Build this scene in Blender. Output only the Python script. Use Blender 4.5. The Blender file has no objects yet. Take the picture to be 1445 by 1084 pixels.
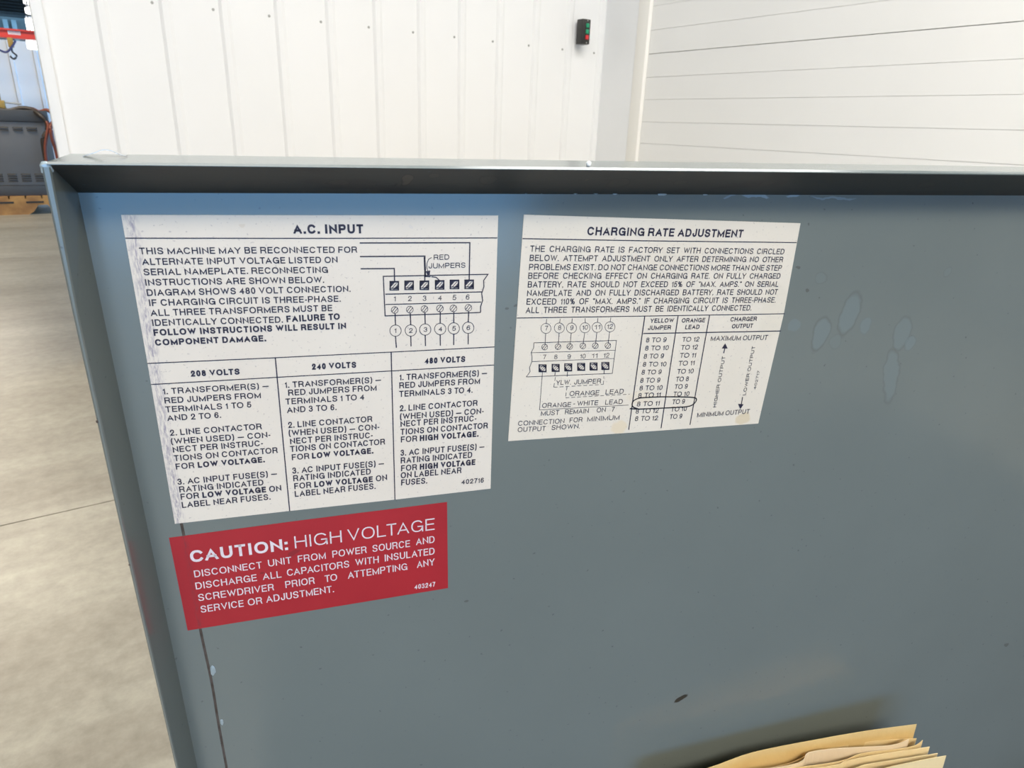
import bpy, bmesh, math, random
from mathutils import Vector, Matrix
random.seed(4)
C = bpy.context.scene.collection
PI = math.pi

# ------------------------------------------------------------------ camera frame
H = 1.15                      # eye height
D = 0.40                      # distance from the eye to the lid plane
WALL = 3.6                    # distance from the eye to the ribbed wall
F, CX, CY = 953.25, 722.5, 542.0
def cdir(x, y): return Vector((x-CX, y-CY, F)).normalized()
down_c = cdir(628, 3040)
def hor(x): return CY + (-F*F-(x-CX)*(628-CX))/(3040-CY)
X_c = cdir(3954, hor(3954)); X_c = (X_c-down_c*X_c.dot(down_c)).normalized()
Y_c = (-down_c).cross(X_c)
R = Matrix((X_c, Y_c, -down_c))          # camera (x right, y down, z forward) -> world
EYE = Vector((0, 0, H))
def ray(x, y): return R @ cdir(x, y)
cam = bpy.data.cameras.new('camera'); camo = bpy.data.objects.new('camera', cam); C.objects.link(camo)
cr, cu, cb = R @ Vector((1, 0, 0)), R @ Vector((0, -1, 0)), R @ Vector((0, 0, -1))
camo.matrix_world = Matrix(((cr.x, cu.x, cb.x, 0), (cr.y, cu.y, cb.y, 0), (cr.z, cu.z, cb.z, H), (0, 0, 0, 1)))
cam.sensor_width = 36; cam.lens = F/1445*36; cam.clip_start = .01; cam.clip_end = 200
cam.dof.use_dof = True; cam.dof.focus_distance = .52; cam.dof.aperture_fstop = 22
bpy.context.scene.camera = camo

# ------------------------------------------------------------------ light
sc = bpy.context.scene
sc.view_settings.view_transform = 'Standard'; sc.view_settings.look = 'None'
sc.view_settings.gamma = 1; sc.view_settings.use_curve_mapping = False
sc.view_settings.exposure = 0.0
w = bpy.data.worlds.new('world'); sc.world = w; w.use_nodes = True
bg = w.node_tree.nodes['Background']; bg.inputs[0].default_value = (.22, .54, 1.0, 1); bg.inputs[1].default_value = 5.4

# hall axes: U along the ribbed wall, V away from the eye
vpa = (2247.75, hor(2247.75))
U = ray(*vpa); U.z = 0; U.normalize(); V = Vector((-U.y, U.x, 0))
HALL = Matrix(((U.x, V.x, 0, 0), (U.y, V.y, 0, 0), (0, 0, 1, 0), (0, 0, 0, 1)))
def on_v(x, y, v):            # pixel -> (u, z) on the plane V = v
    r = ray(x, y); k = v/r.dot(V); return r.dot(U)*k, H+r.z*k
def on_u(x, y, u):            # pixel -> (v, z) on the plane U = u
    r = ray(x, y); k = u/r.dot(U); return r.dot(V)*k, H+r.z*k
def lamp(u, v, z, sx, sy, e, col=(1, .95, .89)):
    l = bpy.data.lights.new('ceiling_light', 'AREA'); l.shape = 'RECTANGLE'; l.size = sx; l.size_y = sy
    l.energy = e; l.color = col
    o = bpy.data.objects.new('ceiling_light', l); C.objects.link(o)
    o.matrix_world = HALL @ Matrix.Translation((u, v, z))
WARM, COOL = (1, .89, .72), (1, .975, .955)
for (u, v, e, c_) in ((-1.4, -2.9, 215, WARM), (1.3, -3.0, 122, WARM), (-4.0, -2.9, 70, WARM), (-.3, 1.0, 46, COOL), (2.0, .2, 142, COOL), (-3.2, 1.2, 42, COOL), (-3, 5.5, 130, WARM), (-1.5, 8.8, 190, WARM), (-2, 15, 160, WARM), (-2, 21, 160, WARM)):
    lamp(u, v, 4.2, 2.2, 1.2, e, c_)

# ------------------------------------------------------------------ materials
def mat(name, col, rough=.5, metal=0., spec=.5, var=0., vscale=8., var2=None, bump=0., bscale=60., emit=None, coat=0., detail=4.):
    m = bpy.data.materials.new(name); m.use_nodes = True; nt = m.node_tree; b = nt.nodes['Principled BSDF']
    b.inputs['Base Color'].default_value = (*col, 1); b.inputs['Roughness'].default_value = rough
    b.inputs['Metallic'].default_value = metal; b.inputs['Specular IOR Level'].default_value = spec
    b.inputs['Coat Weight'].default_value = coat; b.inputs['Coat Roughness'].default_value = .08
    tc = nt.nodes.new('ShaderNodeTexCoord')
    if var or var2:
        n = nt.nodes.new('ShaderNodeTexNoise'); n.inputs['Scale'].default_value = vscale; n.inputs['Detail'].default_value = detail
        nt.links.new(tc.outputs['Object'], n.inputs['Vector'])
        r = nt.nodes.new('ShaderNodeValToRGB'); r.color_ramp.elements[0].position = .35; r.color_ramp.elements[1].position = .65
        c2 = var2 or tuple(c*(1-var) for c in col)
        r.color_ramp.elements[0].color = (*c2, 1); r.color_ramp.elements[1].color = (*col, 1)
        nt.links.new(n.outputs['Fac'], r.inputs[0]); nt.links.new(r.outputs[0], b.inputs['Base Color'])
    if bump:
        n = nt.nodes.new('ShaderNodeTexNoise'); n.inputs['Scale'].default_value = bscale
        nt.links.new(tc.outputs['Object'], n.inputs['Vector'])
        bp = nt.nodes.new('ShaderNodeBump'); bp.inputs['Strength'].default_value = bump; bp.inputs['Distance'].default_value = .002
        nt.links.new(n.outputs['Fac'], bp.inputs['Height']); nt.links.new(bp.outputs[0], b.inputs['Normal'])
    if emit:
        b.inputs['Emission Color'].default_value = (*emit[0], 1); b.inputs['Emission Strength'].default_value = emit[1]
    return m
M = dict(
    wall=mat('white_cladding', (.87, .87, .855), .45, var=.02, vscale=1.5),
    trim=mat('white_trim', (.89, .90, .90), .5, var=.02, vscale=3),
    cream=mat('cream_trim', (.92, .90, .84), .5, var=.02, vscale=3),
    door=mat('sectional_door_white', (.87, .87, .845), .5, var=.015, vscale=2),
    screw=mat('screw_grey', (.45, .45, .42), .5, .3, var=.2, vscale=200),
    dark=mat('black_plastic', (.03, .03, .028), .35, var=.3, vscale=60),
    green=mat('green_button', (.02, .32, .16), .3, var=.1, vscale=200),
    red=mat('red_button', (.7, .03, .04), .3, var=.1, vscale=200),
    deckroof=mat('dark_roof_deck', (.035, .022, .013), .8, var=.3, vscale=3),
    gwall=mat('grey_wall', (.17, .14, .11), .8, var=.15, vscale=2),
    beige=mat('beige_post', (.42, .38, .32), .6, var=.1, vscale=3),
    redsteel=mat('red_steel', (.72, .05, .03), .4, var=.08, vscale=4),
    white=mat('white_marking', (.85, .82, .8), .5, var=.05, vscale=20),
    farwall=mat('far_cladding', (.84, .87, .89), .5, var=.03, vscale=2),
    gcab=mat('grey_enamel', (.15, .145, .14), .5, var=.12, vscale=3),
    gcab2=mat('dark_grey_enamel', (.07, .068, .066), .5, var=.15, vscale=4),
    slot=mat('louvre_dark', (.035, .033, .032), .7, var=.2, vscale=20),
    wood=mat('pallet_wood', (.50, .26, .08), .75, var2=(.32, .15, .05), vscale=7, bump=.4),
    cable=mat('black_rubber_cable', (.035, .028, .025), .5, var=.2, vscale=10),
    rcable=mat('red_brown_cable', (.22, .055, .03), .5, var=.25, vscale=12),
    bcable=mat('blue_cable', (.04, .05, .16), .5, var=.2, vscale=12),
    brass=mat('yellow_hook', (.45, .28, .06), .5, var=.2, vscale=30),
    lampw=mat('lamp_diffuser', (.9, .9, .9), .5, emit=((1, .98, .95), 5)),
    ink=mat('printed_ink', (.022, .018, .045), .55, var=.25, vscale=500),
    wink=mat('white_print', (.72, .66, .72), .55, var=.1, vscale=400),
    marker=mat('marker_ink', (.01, .008, .012), .5, var=.1, vscale=400),
    board=mat('added_black_deck', (.012, .012, .012), .8, var=.3, vscale=20),
    weld=mat('bare_metal_chip', (.42, .52, .58), .35, .3, var=.4, vscale=300),
    rust=mat('rust_seam', (.05, .037, .03), .8, var2=(.085, .07, .062), vscale=140),
    adhesive=mat('dried_glue', (.74, .78, .82), .12, var=.2, vscale=300, coat=.6),
    clear=mat('clear_tape', (.72, .74, .74), .1, var=.05, vscale=200, coat=1.0),
)
M['clear'].node_tree.nodes['Principled BSDF'].inputs['Transmission Weight'].default_value = .85
def paper_mat(name, c, c2):
    m = mat(name, c, .7, var2=c2, vscale=30, bump=.15, bscale=200); nt = m.node_tree; b = nt.nodes['Principled BSDF']; out = nt.nodes['Material Output']
    t = nt.nodes.new('ShaderNodeBsdfTranslucent'); t.inputs[0].default_value = (*c, 1); mx = nt.nodes.new('ShaderNodeMixShader'); mx.inputs[0].default_value = .12
    nt.links.new(b.outputs[0], mx.inputs[1]); nt.links.new(t.outputs[0], mx.inputs[2]); nt.links.new(mx.outputs[0], out.inputs[0]); return m
M['manila'] = paper_mat('manila_card', (.80, .62, .30), (.75, .56, .26))
M['manila2'] = paper_mat('pale_manila_card', (.88, .72, .42), (.84, .68, .38))
M['page'] = paper_mat('white_page', (.88, .78, .62), (.85, .74, .58))
M['cream_page'] = paper_mat('cream_page', (.95, .83, .56), (.92, .79, .52))

# concrete
m = bpy.data.materials.new('polished_concrete'); m.use_nodes = True; nt = m.node_tree; b = nt.nodes['Principled BSDF']
tc = nt.nodes.new('ShaderNodeTexCoord')
mp = nt.nodes.new('ShaderNodeMapping'); mp.inputs['Scale'].default_value = (.55, 1.6, 1)
nt.links.new(tc.outputs['Object'], mp.inputs[0])
n1 = nt.nodes.new('ShaderNodeTexNoise'); n1.inputs['Scale'].default_value = 2.2; n1.inputs['Detail'].default_value = 9; n1.inputs['Roughness'].default_value = .62
n2 = nt.nodes.new('ShaderNodeTexNoise'); n2.inputs['Scale'].default_value = 22; n2.inputs['Detail'].default_value = 6; n2.inputs['Roughness'].default_value = .7
nt.links.new(mp.outputs[0], n1.inputs['Vector']); nt.links.new(tc.outputs['Object'], n2.inputs['Vector'])
r1 = nt.nodes.new('ShaderNodeValToRGB'); r1.color_ramp.elements[0].position = .32; r1.color_ramp.elements[1].position = .66
r1.color_ramp.elements[0].color = (.235, .215, .175, 1); r1.color_ramp.elements[1].color = (.35, .335, .28, 1)
r2 = nt.nodes.new('ShaderNodeValToRGB'); r2.color_ramp.elements[0].position = .3; r2.color_ramp.elements[1].position = .72
r2.color_ramp.elements[0].color = (.76, .76, .75, 1); r2.color_ramp.elements[1].color = (1.12, 1.12, 1.12, 1)
mx = nt.nodes.new('ShaderNodeMix'); mx.data_type = 'RGBA'; mx.blend_type = 'MULTIPLY'; mx.inputs[0].default_value = 1
nt.links.new(n1.outputs['Fac'], r1.inputs[0]); nt.links.new(n2.outputs['Fac'], r2.inputs[0])
nt.links.new(r1.outputs[0], mx.inputs[6]); nt.links.new(r2.outputs[0], mx.inputs[7]); nt.links.new(mx.outputs[2], b.inputs['Base Color'])
b.inputs['Roughness'].default_value = .34
M['concrete'] = m

# ------------------------------------------------------------------ mesh helpers
class MB:
    def __init__(s): s.v = []; s.f = []
    def add(s, vs, fs):
        k = len(s.v); s.v += [tuple(v) for v in vs]; s.f += [tuple(i+k for i in f) for f in fs]
    def box(s, x0, x1, y0, y1, z0, z1):
        s.add([(x, y, z) for z in (z0, z1) for y in (y0, y1) for x in (x0, x1)],
              [(0, 2, 3, 1), (4, 5, 7, 6), (0, 1, 5, 4), (2, 6, 7, 3), (0, 4, 6, 2), (1, 3, 7, 5)])
    def prism(s, pts, a, b):      # pts: list of 3-vectors pairs loops
        n = len(pts); s.add(list(a)+list(b), [tuple(range(n-1, -1, -1)), tuple(range(n, 2*n))]+[(i, (i+1) % n, n+(i+1) % n, n+i) for i in range(n)])
    def loft(s, loops, caps=True):
        n = len(loops[0]); vs = [p for l in loops for p in l]; fs = []
        for k in range(len(loops)-1):
            for i in range(n):
                j = (i+1) % n; fs.append((k*n+i, k*n+j, (k+1)*n+j, (k+1)*n+i))
        if caps: fs.append(tuple(range(n-1, -1, -1))); fs.append(tuple(range((len(loops)-1)*n, len(loops)*n)))
        s.add(vs, fs)
    def tube(s, pts, r, n=8):
        pts = [Vector(p) for p in pts]; loops = []
        for i, p in enumerate(pts):
            t = (pts[min(i+1, len(pts)-1)]-pts[max(i-1, 0)]).normalized()
            a = Vector((0, 0, 1)) if abs(t.z) < .9 else Vector((1, 0, 0))
            e = t.cross(a).normalized(); f = t.cross(e)
            rr = r[i] if isinstance(r, (list, tuple)) else r
            loops.append([p+(e*math.cos(2*PI*k/n)+f*math.sin(2*PI*k/n))*rr for k in range(n)])
        s.loft(loops)
    def build(s, name, m, parent=None, bevel=0, smooth=False, mw=None, seg=2):
        me = bpy.data.meshes.new(name); me.from_pydata(s.v, [], s.f); me.materials.append(m); me.update()
        bm = bmesh.new(); bm.from_mesh(me); bmesh.ops.recalc_face_normals(bm, faces=bm.faces)
        if bevel: bmesh.ops.bevel(bm, geom=bm.edges[:], offset=bevel, segments=seg, affect='EDGES', profile=.5, clamp_overlap=True)
        bm.to_mesh(me); bm.free()
        if smooth or bevel:
            for p in me.polygons: p.use_smooth = True
            if bevel: 
                try: me.set_sharp_from_angle(angle=math.radians(50))
                except Exception: pass
        o = bpy.data.objects.new(name, me); C.objects.link(o)
        if parent: o.parent = parent
        if mw is not None: o.matrix_local = mw
        return o
def bx(*a): mb = MB(); mb.box(*a); return mb
def tag(o, label=None, cat=None, group=None, kind=None):
    for k, v in (('label', label), ('category', cat), ('group', group), ('kind', kind)):
        if v: o[k] = v
    return o
def empty(name, mw):
    o = bpy.data.objects.new(name, None); C.objects.link(o); o.matrix_world = mw; o.empty_display_size = .05; return o
def HT(u, v, z=0): return HALL @ Matrix.Translation((u, v, z))
def smooth_pts(pts, n=6):       # Catmull-Rom
    P = [Vector(p) for p in pts]; out = []
    for i in range(len(P)-1):
        a, b_, c, d = P[max(i-1, 0)], P[i], P[i+1], P[min(i+2, len(P)-1)]
        for k in range(n):
            t = k/n; out.append(.5*((2*b_)+(c-a)*t+(2*a-5*b_+4*c-d)*t*t+(3*b_-a-3*c+d)*t**3))
    out.append(P[-1]); return out

# ------------------------------------------------------------------ setting
JV = on_v(0, 0, 1)  # unused anchor
def floor_uv(x, y):
    r = ray(x, y); k = -H/r.z; return r.dot(U)*k, r.dot(V)*k
ju, jv = floor_uv(0, 744); ju2, jv2 = floor_uv(150, 707)
jm = .5*(jv+jv2)
fl = bx(-16, 9, -4, 34, -.10, -.006).build('floor', M['slot'], mw=HALL); tag(fl, kind='structure', label='pale stained concrete floor')
g = .003
ys = [-4, jm-4.5, jm, jm+4.6, jm+9.2, 34]; xs = [-16, -9, -4.6, 1.2, 9]
for i in range(len(xs)-1):
    for j in range(len(ys)-1):
        bx(xs[i]+g, xs[i+1]-g, ys[j]+g, ys[j+1]-g, -.006, 0).build('slab', M['concrete'], fl)
# ribbed white wall
sL = on_v(64, 110, WALL)[0]; uC = on_v(852, 110, WALL)[0]
wallA = bx(sL, uC, WALL+.03, WALL+.15, 0, 3.4).build('wall_back', M['wall'], mw=HALL); tag(wallA, kind='structure', label='white ribbed metal liner wall')
dots = [on_v(x, y, WALL) for x, y in ((216, 3.6), (842, 73.7))]
pitch = (dots[1][0]-dots[0][0])/10; dz = .5*(dots[0][1]+dots[1][1]); u0 = dots[0][0]
zoff = .028*WALL/4                   # rib starts this far right of the screw
def strip(ua, ub, rib=True):
    mb = MB(); prof = []
    h = .009; y = WALL+.03
    if rib: prof = [(ua, 0.0), (ua+.012, h), (ua+.034, h), (ua+.05, .002), (ub-.003, .002), (ub, 0)]
    else: prof = [(ua, .003), (ub, .003)]
    lo = [(p[0], y-p[1]-.002, 0) for p in prof]+[(ub, y, 0), (ua, y, 0)]
    hi = [(p[0], p[1], 3.38) for p in lo]
    mb.loft([lo, hi]); return mb
first = None
for k in range(-1, 11):
    ua = u0+zoff+(k-1)*pitch; ub = ua+pitch-.001
    if ua < sL: continue
    o = strip(ua, min(ub, uC-.002)).build('panel', M['wall'], wallA)
strip(sL+.03, u0+zoff-2*pitch-.001 if u0+zoff-2*pitch > sL else u0+zoff-pitch-.001, False).build('panel', M['wall'], wallA)
strip(u0+zoff+10*pitch, uC-.001, True).build('panel', M['wall'], wallA)
sme = None
for k in range(-1, 11):
    mb = MB(); r = .0065
    yy = WALL+.025
    lo = [(r*math.cos(t*PI/3), 0, r*math.sin(t*PI/3)) for t in range(6)]
    mb.loft([lo, [(p[0]*.8, -.004, p[2]*.8) for p in lo]])
    s = mb.build('screw', M['screw'], wallA); s.location = (u0+k*pitch, yy+.001, dz)
# end trim of that wall
bx(sL-.006, sL+.036, WALL-.004, WALL+.16, 0, 3.42).build('trim_1', M['trim'], mw=HALL, bevel=.004)['kind'] = 'structure'
# right wall (perpendicular), jamb strip and sectional door
uB = uC
v1 = on_u(903, 0, uB)[0]; v2 = on_u(918.5, 0, uB)[0]
w2 = bx(uB, uB+.15, v1, WALL+.15, 0, 3.4).build('wall_right', M['trim'], mw=HALL); w2['kind'] = 'structure'
bx(uB-.004, uB+.15, v2, v1-.001, 0, 3.4).build('trim_2', M['cream'], mw=HALL, bevel=.003)['kind'] = 'structure'
uD = uB+.02; vEnd = -1.1
dr = empty('door_1', HALL); dr['kind'] = 'structure'; dr['label'] = 'white sectional overhead door'
zl = [on_u(1445, y, uD)[1] for y in (233, 183.7, 133, 82.5, 29)]
zs = sorted(zl); stepz = (zs[-1]-zs[0])/(len(zs)-1)
lv = [zs[0]-stepz*k for k in range(int(zs[0]/stepz)+1, 0, -1)]+zs+[zs[-1]+stepz*k for k in range(1, 8)]
bx(uD+.042, uD+.06, vEnd, v2-.002, 0, 3.35).build('light_stop_sheet', M['trim'], dr)  # unseen sheet added to stop sky light leaking through the joints
lv = [z for z in lv if 0 < z < 3.3]; lv = [0.0]+lv+[3.35]
for z0, z1 in zip(lv, lv[1:]):
    gap = .003 if abs(z1-zs[-1]) < .01 else .001
    bx(uD, uD+.04, vEnd, v2-.002, z0+.0003, z1-gap).build('section', M['door'], dr)
# rest of the hall (mostly out of view)
wr = bx(uB+.02, uB+.2, -3.78, vEnd-.02, 0, 4.5).build('wall_side', M['gwall'], mw=HALL); wr['kind'] = 'structure'
DV = -3.8; dd = Vector((-.12, -1, 0)); DU = DV/dd.dot(V)*dd.dot(U)        # daylight doorway behind the photographer
M['inner'] = mat('pale_inner_wall', (.20, .195, .19), .6, var=.05, vscale=2)
for (a0, a1, h0, h1) in ((-16, DU-2.0, 0, 4.5), (DU+2.0, uB+.2, 0, 4.5), (DU-2.0, DU+2.0, 1.6, 4.5)):
    wb = bx(a0, a1, DV-.2, DV, h0, h1).build('wall_front', M['inner'], mw=HALL); wb['kind'] = 'structure'
wl = bx(-16.2, -16, DV-.2, 34, 0, 4.5).build('wall_left', M['inner'], mw=HALL); wl['kind'] = 'structure'
pl = bpy.data.lights.new('doorway_daylight', 'AREA'); pl.shape = 'RECTANGLE'; pl.size = 4.0; pl.size_y = 1.6; pl.cycles.is_portal = True
po = bpy.data.objects.new('doorway_daylight', pl); C.objects.link(po); po.matrix_world = HALL @ Matrix.Translation((DU, DV-.1, .8)) @ Matrix.Rotation(PI/2, 4, 'X')
ZC = 4.5
cl = bx(-16, 9, -4, 34, ZC+.02, ZC+.15).build('ceiling', M['deckroof'], mw=HALL); cl['kind'] = 'structure'
VG = 25*(ZC-H)/(on_v(20, 22, 25)[1]-H)
for k in range(32):
    v = VG-.4-k*.92
    mb = bx(-16, 4, v, v+.10, ZC-.10, ZC+.018)
    mb.build('purlin', M['deckroof'], cl)
# far partition and the grey wall above it
VP = 12.6
zt = on_v(20, 57, VP)[1]
uR = 2.5
fw = bx(-7, uR, VP+.03, VP+.15, 0, zt).build('wall_far', M['farwall'], mw=HALL); fw['kind'] = 'structure'
for k in range(32):
    ua = -6.9+k*.292
    mb = MB(); lo = [(ua, VP+.03, 0), (ua+.01, VP-.002, 0), (ua+.05, VP-.002, 0), (ua+.06, VP+.02, 0), (ua+.29, VP+.02, 0), (ua+.29, VP+.03, 0)]
    mb.loft([lo, [(p[0], p[1], zt-.01) for p in lo]]); mb.build('panel', M['farwall'], fw)
gw = bx(-16, 9, VG, VG+.15, 0, ZC).build('wall_end', M['gwall'], mw=HALL); gw['kind'] = 'structure'
for px in (4, 16):
    a_ = on_v(px, 32, VG-.1)[0]
    t = bx(a_, a_+.16, VG-.12, VG-.002, 0, ZC-.17).build('post', M['beige'], gw)

# ------------------------------------------------------------------ hall things seen at the left edge
VB = 11.4
(ba, za), (bb, zb) = on_v(0, 47, VB), on_v(50, 50, VB)
zc = .5*(za+zb); hh = .5*(on_v(20, 41, VB)[1]-on_v(20, 54, VB)[1])
e = empty('crane_beam', HT(ba-2, VB, 0)); tag(e, 'red steel crane beam crossing above the far white wall', 'crane beam')
L = bb-ba+2+.6
bx(0, L, -.08, .08, zc+hh-.02, zc+hh).build('flange', M['redsteel'], e)
bx(0, L, -.08, .08, zc-hh, zc-hh+.02).build('flange', M['redsteel'], e)
bx(0, L, -.05, .05, zc-hh+.02, zc+hh-.02).build('web', M['redsteel'], e)
bx(.1, .22, -.1, .1, 0, zc-hh).build('post', M['redsteel'], e)
ma = on_v(11, 45, VB)[0]-(ba-2); mb_ = on_v(29, 45, VB)[0]-(ba-2)
mm = MB(); x = ma
for k in range(8):
    wd = (mb_-ma)/8*.72; mm.box(x, x+wd, -.054, -.0502, zc-.012, zc+.035); x += (mb_-ma)/8
mm.build('marking', M['white'], e); 
# festoon cable + hook under the beam
e = empty('hoist_hook', HT(on_v(14, 55, VB)[0], VB-.1, zc-hh-.24)); tag(e, 'small yellow hoist hook hanging under the red beam', 'hook')
bx(-.03, .03, -.03, .03, .13, .24).build('hook_block', M['brass'], e, bevel=.008)
mb = MB(); mb.tube(smooth_pts([(0, 0, .13), (.0, 0, .08), (.035, 0, .04), (.0, 0, .0), (-.035, 0, .03)], 5), .011); mb.build('hook', M['dark'], e, smooth=True)
pts = [(-.62, 0, -.02), (-.42, 0, -.16), (-.25, 0, -.20), (-.12, 0, -.12), (-.02, 0, -.14), (.06, 0, -.06), (.10, 0, 0)]
mb = MB(); mb.tube(smooth_pts(pts, 6), .012); o = mb.build('hoist_cable', M['bcable'], smooth=True, mw=HT(on_v(8, 55, VB)[0], VB-.14, zc-hh-.03)); tag(o, 'dark blue looped cable hanging below the red beam', 'cable')
# wall light panels beside the partition (overexposed lamps)
LAB = ['topmost bright white lamp at the edge of the dark roof', 'second bright white lamp down beside the dark roof', 'bright white lamp level with the grey wall above the red beam', 'bright white lamp directly under the red beam end']
for i, (px, py, v, wpx, hpx) in enumerate(((37, 2, 16.5, 5, 5), (40.5, 15.5, 16, 6, 6), (43.5, 36, 15, 8, 13), (46, 60, 11.9, 11, 13))):
    u_, z_ = on_v(px, py, v); s_ = v/F*1.02
    e = empty('hanging_lamp', HT(u_, v, z_)); tag(e, LAB[i], 'lamp', 'lamps hanging at the far end of the hall')
    hw, hz = wpx*s_/2, hpx*s_/2
    bx(-hw, hw, -.06, .06, -hz, hz).build('diffuser', M['lampw'], e, bevel=.02)
    bx(-hw*.8, hw*.8, -.04, .04, hz+.001, hz+.03).build('housing', M['white'], e)
    top = ZC+.018
    bx(-.006, .006, -.006, .006, hz+.031, top-z_).build('rod', M['gcab2'], e)
# grey cabinet on a timber skid
fu, fv = floor_uv(30, 303)
VCB = fv
zp = on_v(30, 277, VCB)[1]
ca = on_v(-130, 277, VCB)[0]; cbx = on_v(88, 277, VCB)[0]
ztop = on_v(30, 155, VCB)[1]
e = empty('timber_skid', HT(ca, VCB, 0)); tag(e, 'orange-brown timber skid with cut notches under the grey cabinet', 'pallet')
W_ = cbx-ca
na, nb = on_v(41, 300, VCB)[0]-ca, on_v(63, 300, VCB)[0]-ca
for j, y in enumerate((0, .55, 1.1)):
    mb = MB(); prof = [(-.05, 0)]
    for (p, q) in ((na-1.4, nb-1.4), (na, nb+.15)):
        prof += [(p, 0), (p+.05, .03), (p+(q-p)*.35, .105), (p+(q-p)*.65, .105), (q-.05, .03), (q, 0)]
    prof += [(W_+.12, 0), (W_+.12, zp-.03), (-.05, zp-.03)]
    mb.loft([[(p[0], y, p[1]) for p in prof], [(p[0], y+.06, p[1]) for p in prof]])
    s = mb.build('stringer', M['wood'], e)
    if j == 0:
        for px in (6, 49):
            q = on_v(px, 283, VCB)[0]-ca; bx(q-.085, q+.085, -.004, -.0005, zp-.078, zp-.058).build('slot', M['slot'], s)
for k in range(int((W_+.16)/.155)):
    bx(-.05+k*.155, -.05+k*.155+.14, 0, 1.16, zp-.029, zp).build('board', M['wood'], e)
e = empty('grey_cabinet', HT(ca, VCB+.04, zp)); tag(e, 'long grey louvred equipment cabinet standing on the timber skid', 'cabinet')
zz = lambda y: on_v(30, y, VCB+.03)[1]-zp
bx(0, W_, 0, 1.0, 0, zz(262)).build('plinth', M['gcab2'], e, bevel=.006)
body = bx(0, W_, .0, 1.0, zz(262)+.001, zz(172)).build('body', M['gcab'], e, bevel=.006)
bx(-.01, W_+.01, -.015, 1.0, zz(172)+.001, ztop-zp).build('cap', M['gcab2'], e, bevel=.008)
for row, nl, yt, yb in ((0, 2, 179.5, 186), (1, 4, 245, 258)):
    for xa, xb in ((-58, -45), (-38, -25), (-18, -5), (2, 15.5), (21.5, 35.5), (41, 55.5)):
        off = 0 if row == 0 else -2
        p, q = on_v(xa+off, 200, VCB)[0]-ca, on_v(xb+off, 200, VCB)[0]-ca
        for i in range(nl):
            z1 = zz(yt+(yb-yt)*i/nl); z0 = zz(yt+(yb-yt)*(i+.62)/nl)
            mb = MB(); mb.add([(p, -.001, z0), (q, -.001, z0), (q, -.001, z1), (p, -.001, z1), (p+.01, -.012, z0), (q-.01, -.012, z0)], [(0, 1, 5, 4), (4, 5, 2, 3), (0, 4, 3), (1, 2, 5), (0, 3, 2, 1)])
            mb.build('louvre', M['slot'], body)
def cpt(x, y, v): u_, z_ = on_v(x, y, v); return (u_, v, z_)
def hall_tube(name, pxs, v, r, m, label, rr=None):
    mb = MB(); mb.tube(smooth_pts([cpt(x, y, v+dv) for x, y, dv in pxs], 6), r)
    o = mb.build(name, m, smooth=True, mw=HALL); tag(o, label, 'cable'); return o
vc = VCB
hall_tube('power_cable', [(-30, 153, .2), (-8, 154, .2), (12, 156.5, .15), (30, 153, .12), (45, 155, .08), (57, 163, -.03), (66, 172, -.06), (67, 184, -.06), (61, 196, -.06), (62, 210, -.05), (65, 226, -.04), (68, 245, -.04)], vc, .026, M['cable'], 'thick dark cable lying on the grey cabinet and looping down its front')
hall_tube('red_cable', [(-30, 155, .3), (0, 157, .25), (20, 156, .2), (38, 152.5, .2), (52, 156, .12), (60, 166, -.02), (68, 176, -.09), (66, 192, -.1), (64, 208, -.1), (66, 230, -.09)], vc, .016, M['rcable'], 'red-brown cable draped over the grey cabinet edge')
hall_tube('bundled_hose', [(48, 159, .25), (58, 157.5, .2), (68, 156, .15), (78, 166, .1), (72, 178, -.1), (74, 196, -.12), (79, 212, -.1), (84, 235, -.1)], vc, .02, M['rcable'], 'reddish hose crossing behind the cable loop at the cabinet end')
e = empty('brass_valve', HT(on_v(1, 152, vc+.3)[0], vc+.3, ztop+.001)); tag(e, 'small brass valve with a thin rod on top of the grey cabinet', 'valve')
bx(-.05, .05, -.04, .04, 0, .09).build('valve_body', M['brass'], e, bevel=.01)
mb = MB(); mb.tube([(0, 0, .09), (0, 0, .2)], .02); mb.build('stem', M['brass'], e)
mb = MB(); mb.tube([(.02, 0, .07), (.2, 0, .06)], .008); mb.build('rod', M['screw'], e)

# ------------------------------------------------------------------ push-button station on the wall
dep = .055
(p0, q0), (p1, q1) = on_v(823.5, 26, WALL-dep), on_v(831.5, 63, WALL-dep)
e = empty('push_button_station', HT(.5*(p0+p1), WALL, q1)); tag(e, 'black three-button wall control station with two green and one red button', 'switch box')
wd, ht = (p1-p0)/2, q0-q1
bx(-wd, wd, -dep+.004, .005, 0, ht).build('housing', M['dark'], e, bevel=.003)
bx(-wd+.001, wd-.001, -dep-.001, -dep+.0035, .002, ht-.002).build('cover', M['dark'], e, bevel=.0015)
for name, mm, zc_ in (('green_button', M['green'], .74), ('green_button', M['green'], .50), ('red_button', M['red'], .27)):
    mb = bx(-.009, .013, -dep-.010, -dep-.0012, -.012, .012)
    o = mb.build(name, mm, e, bevel=.003); o.location = (0, 0, ht*zc_)
for zc_ in (.94, .06):
    mb = MB(); lo = [(.004*math.cos(t*PI/4)+.004, -dep-.0012, .004*math.sin(t*PI/4)) for t in range(8)]
    mb.loft([lo, [(p[0], -dep-.003, p[2]) for p in lo]]); o = mb.build('screw', M['screw'], e); o.location = (0, 0, ht*zc_)

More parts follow.
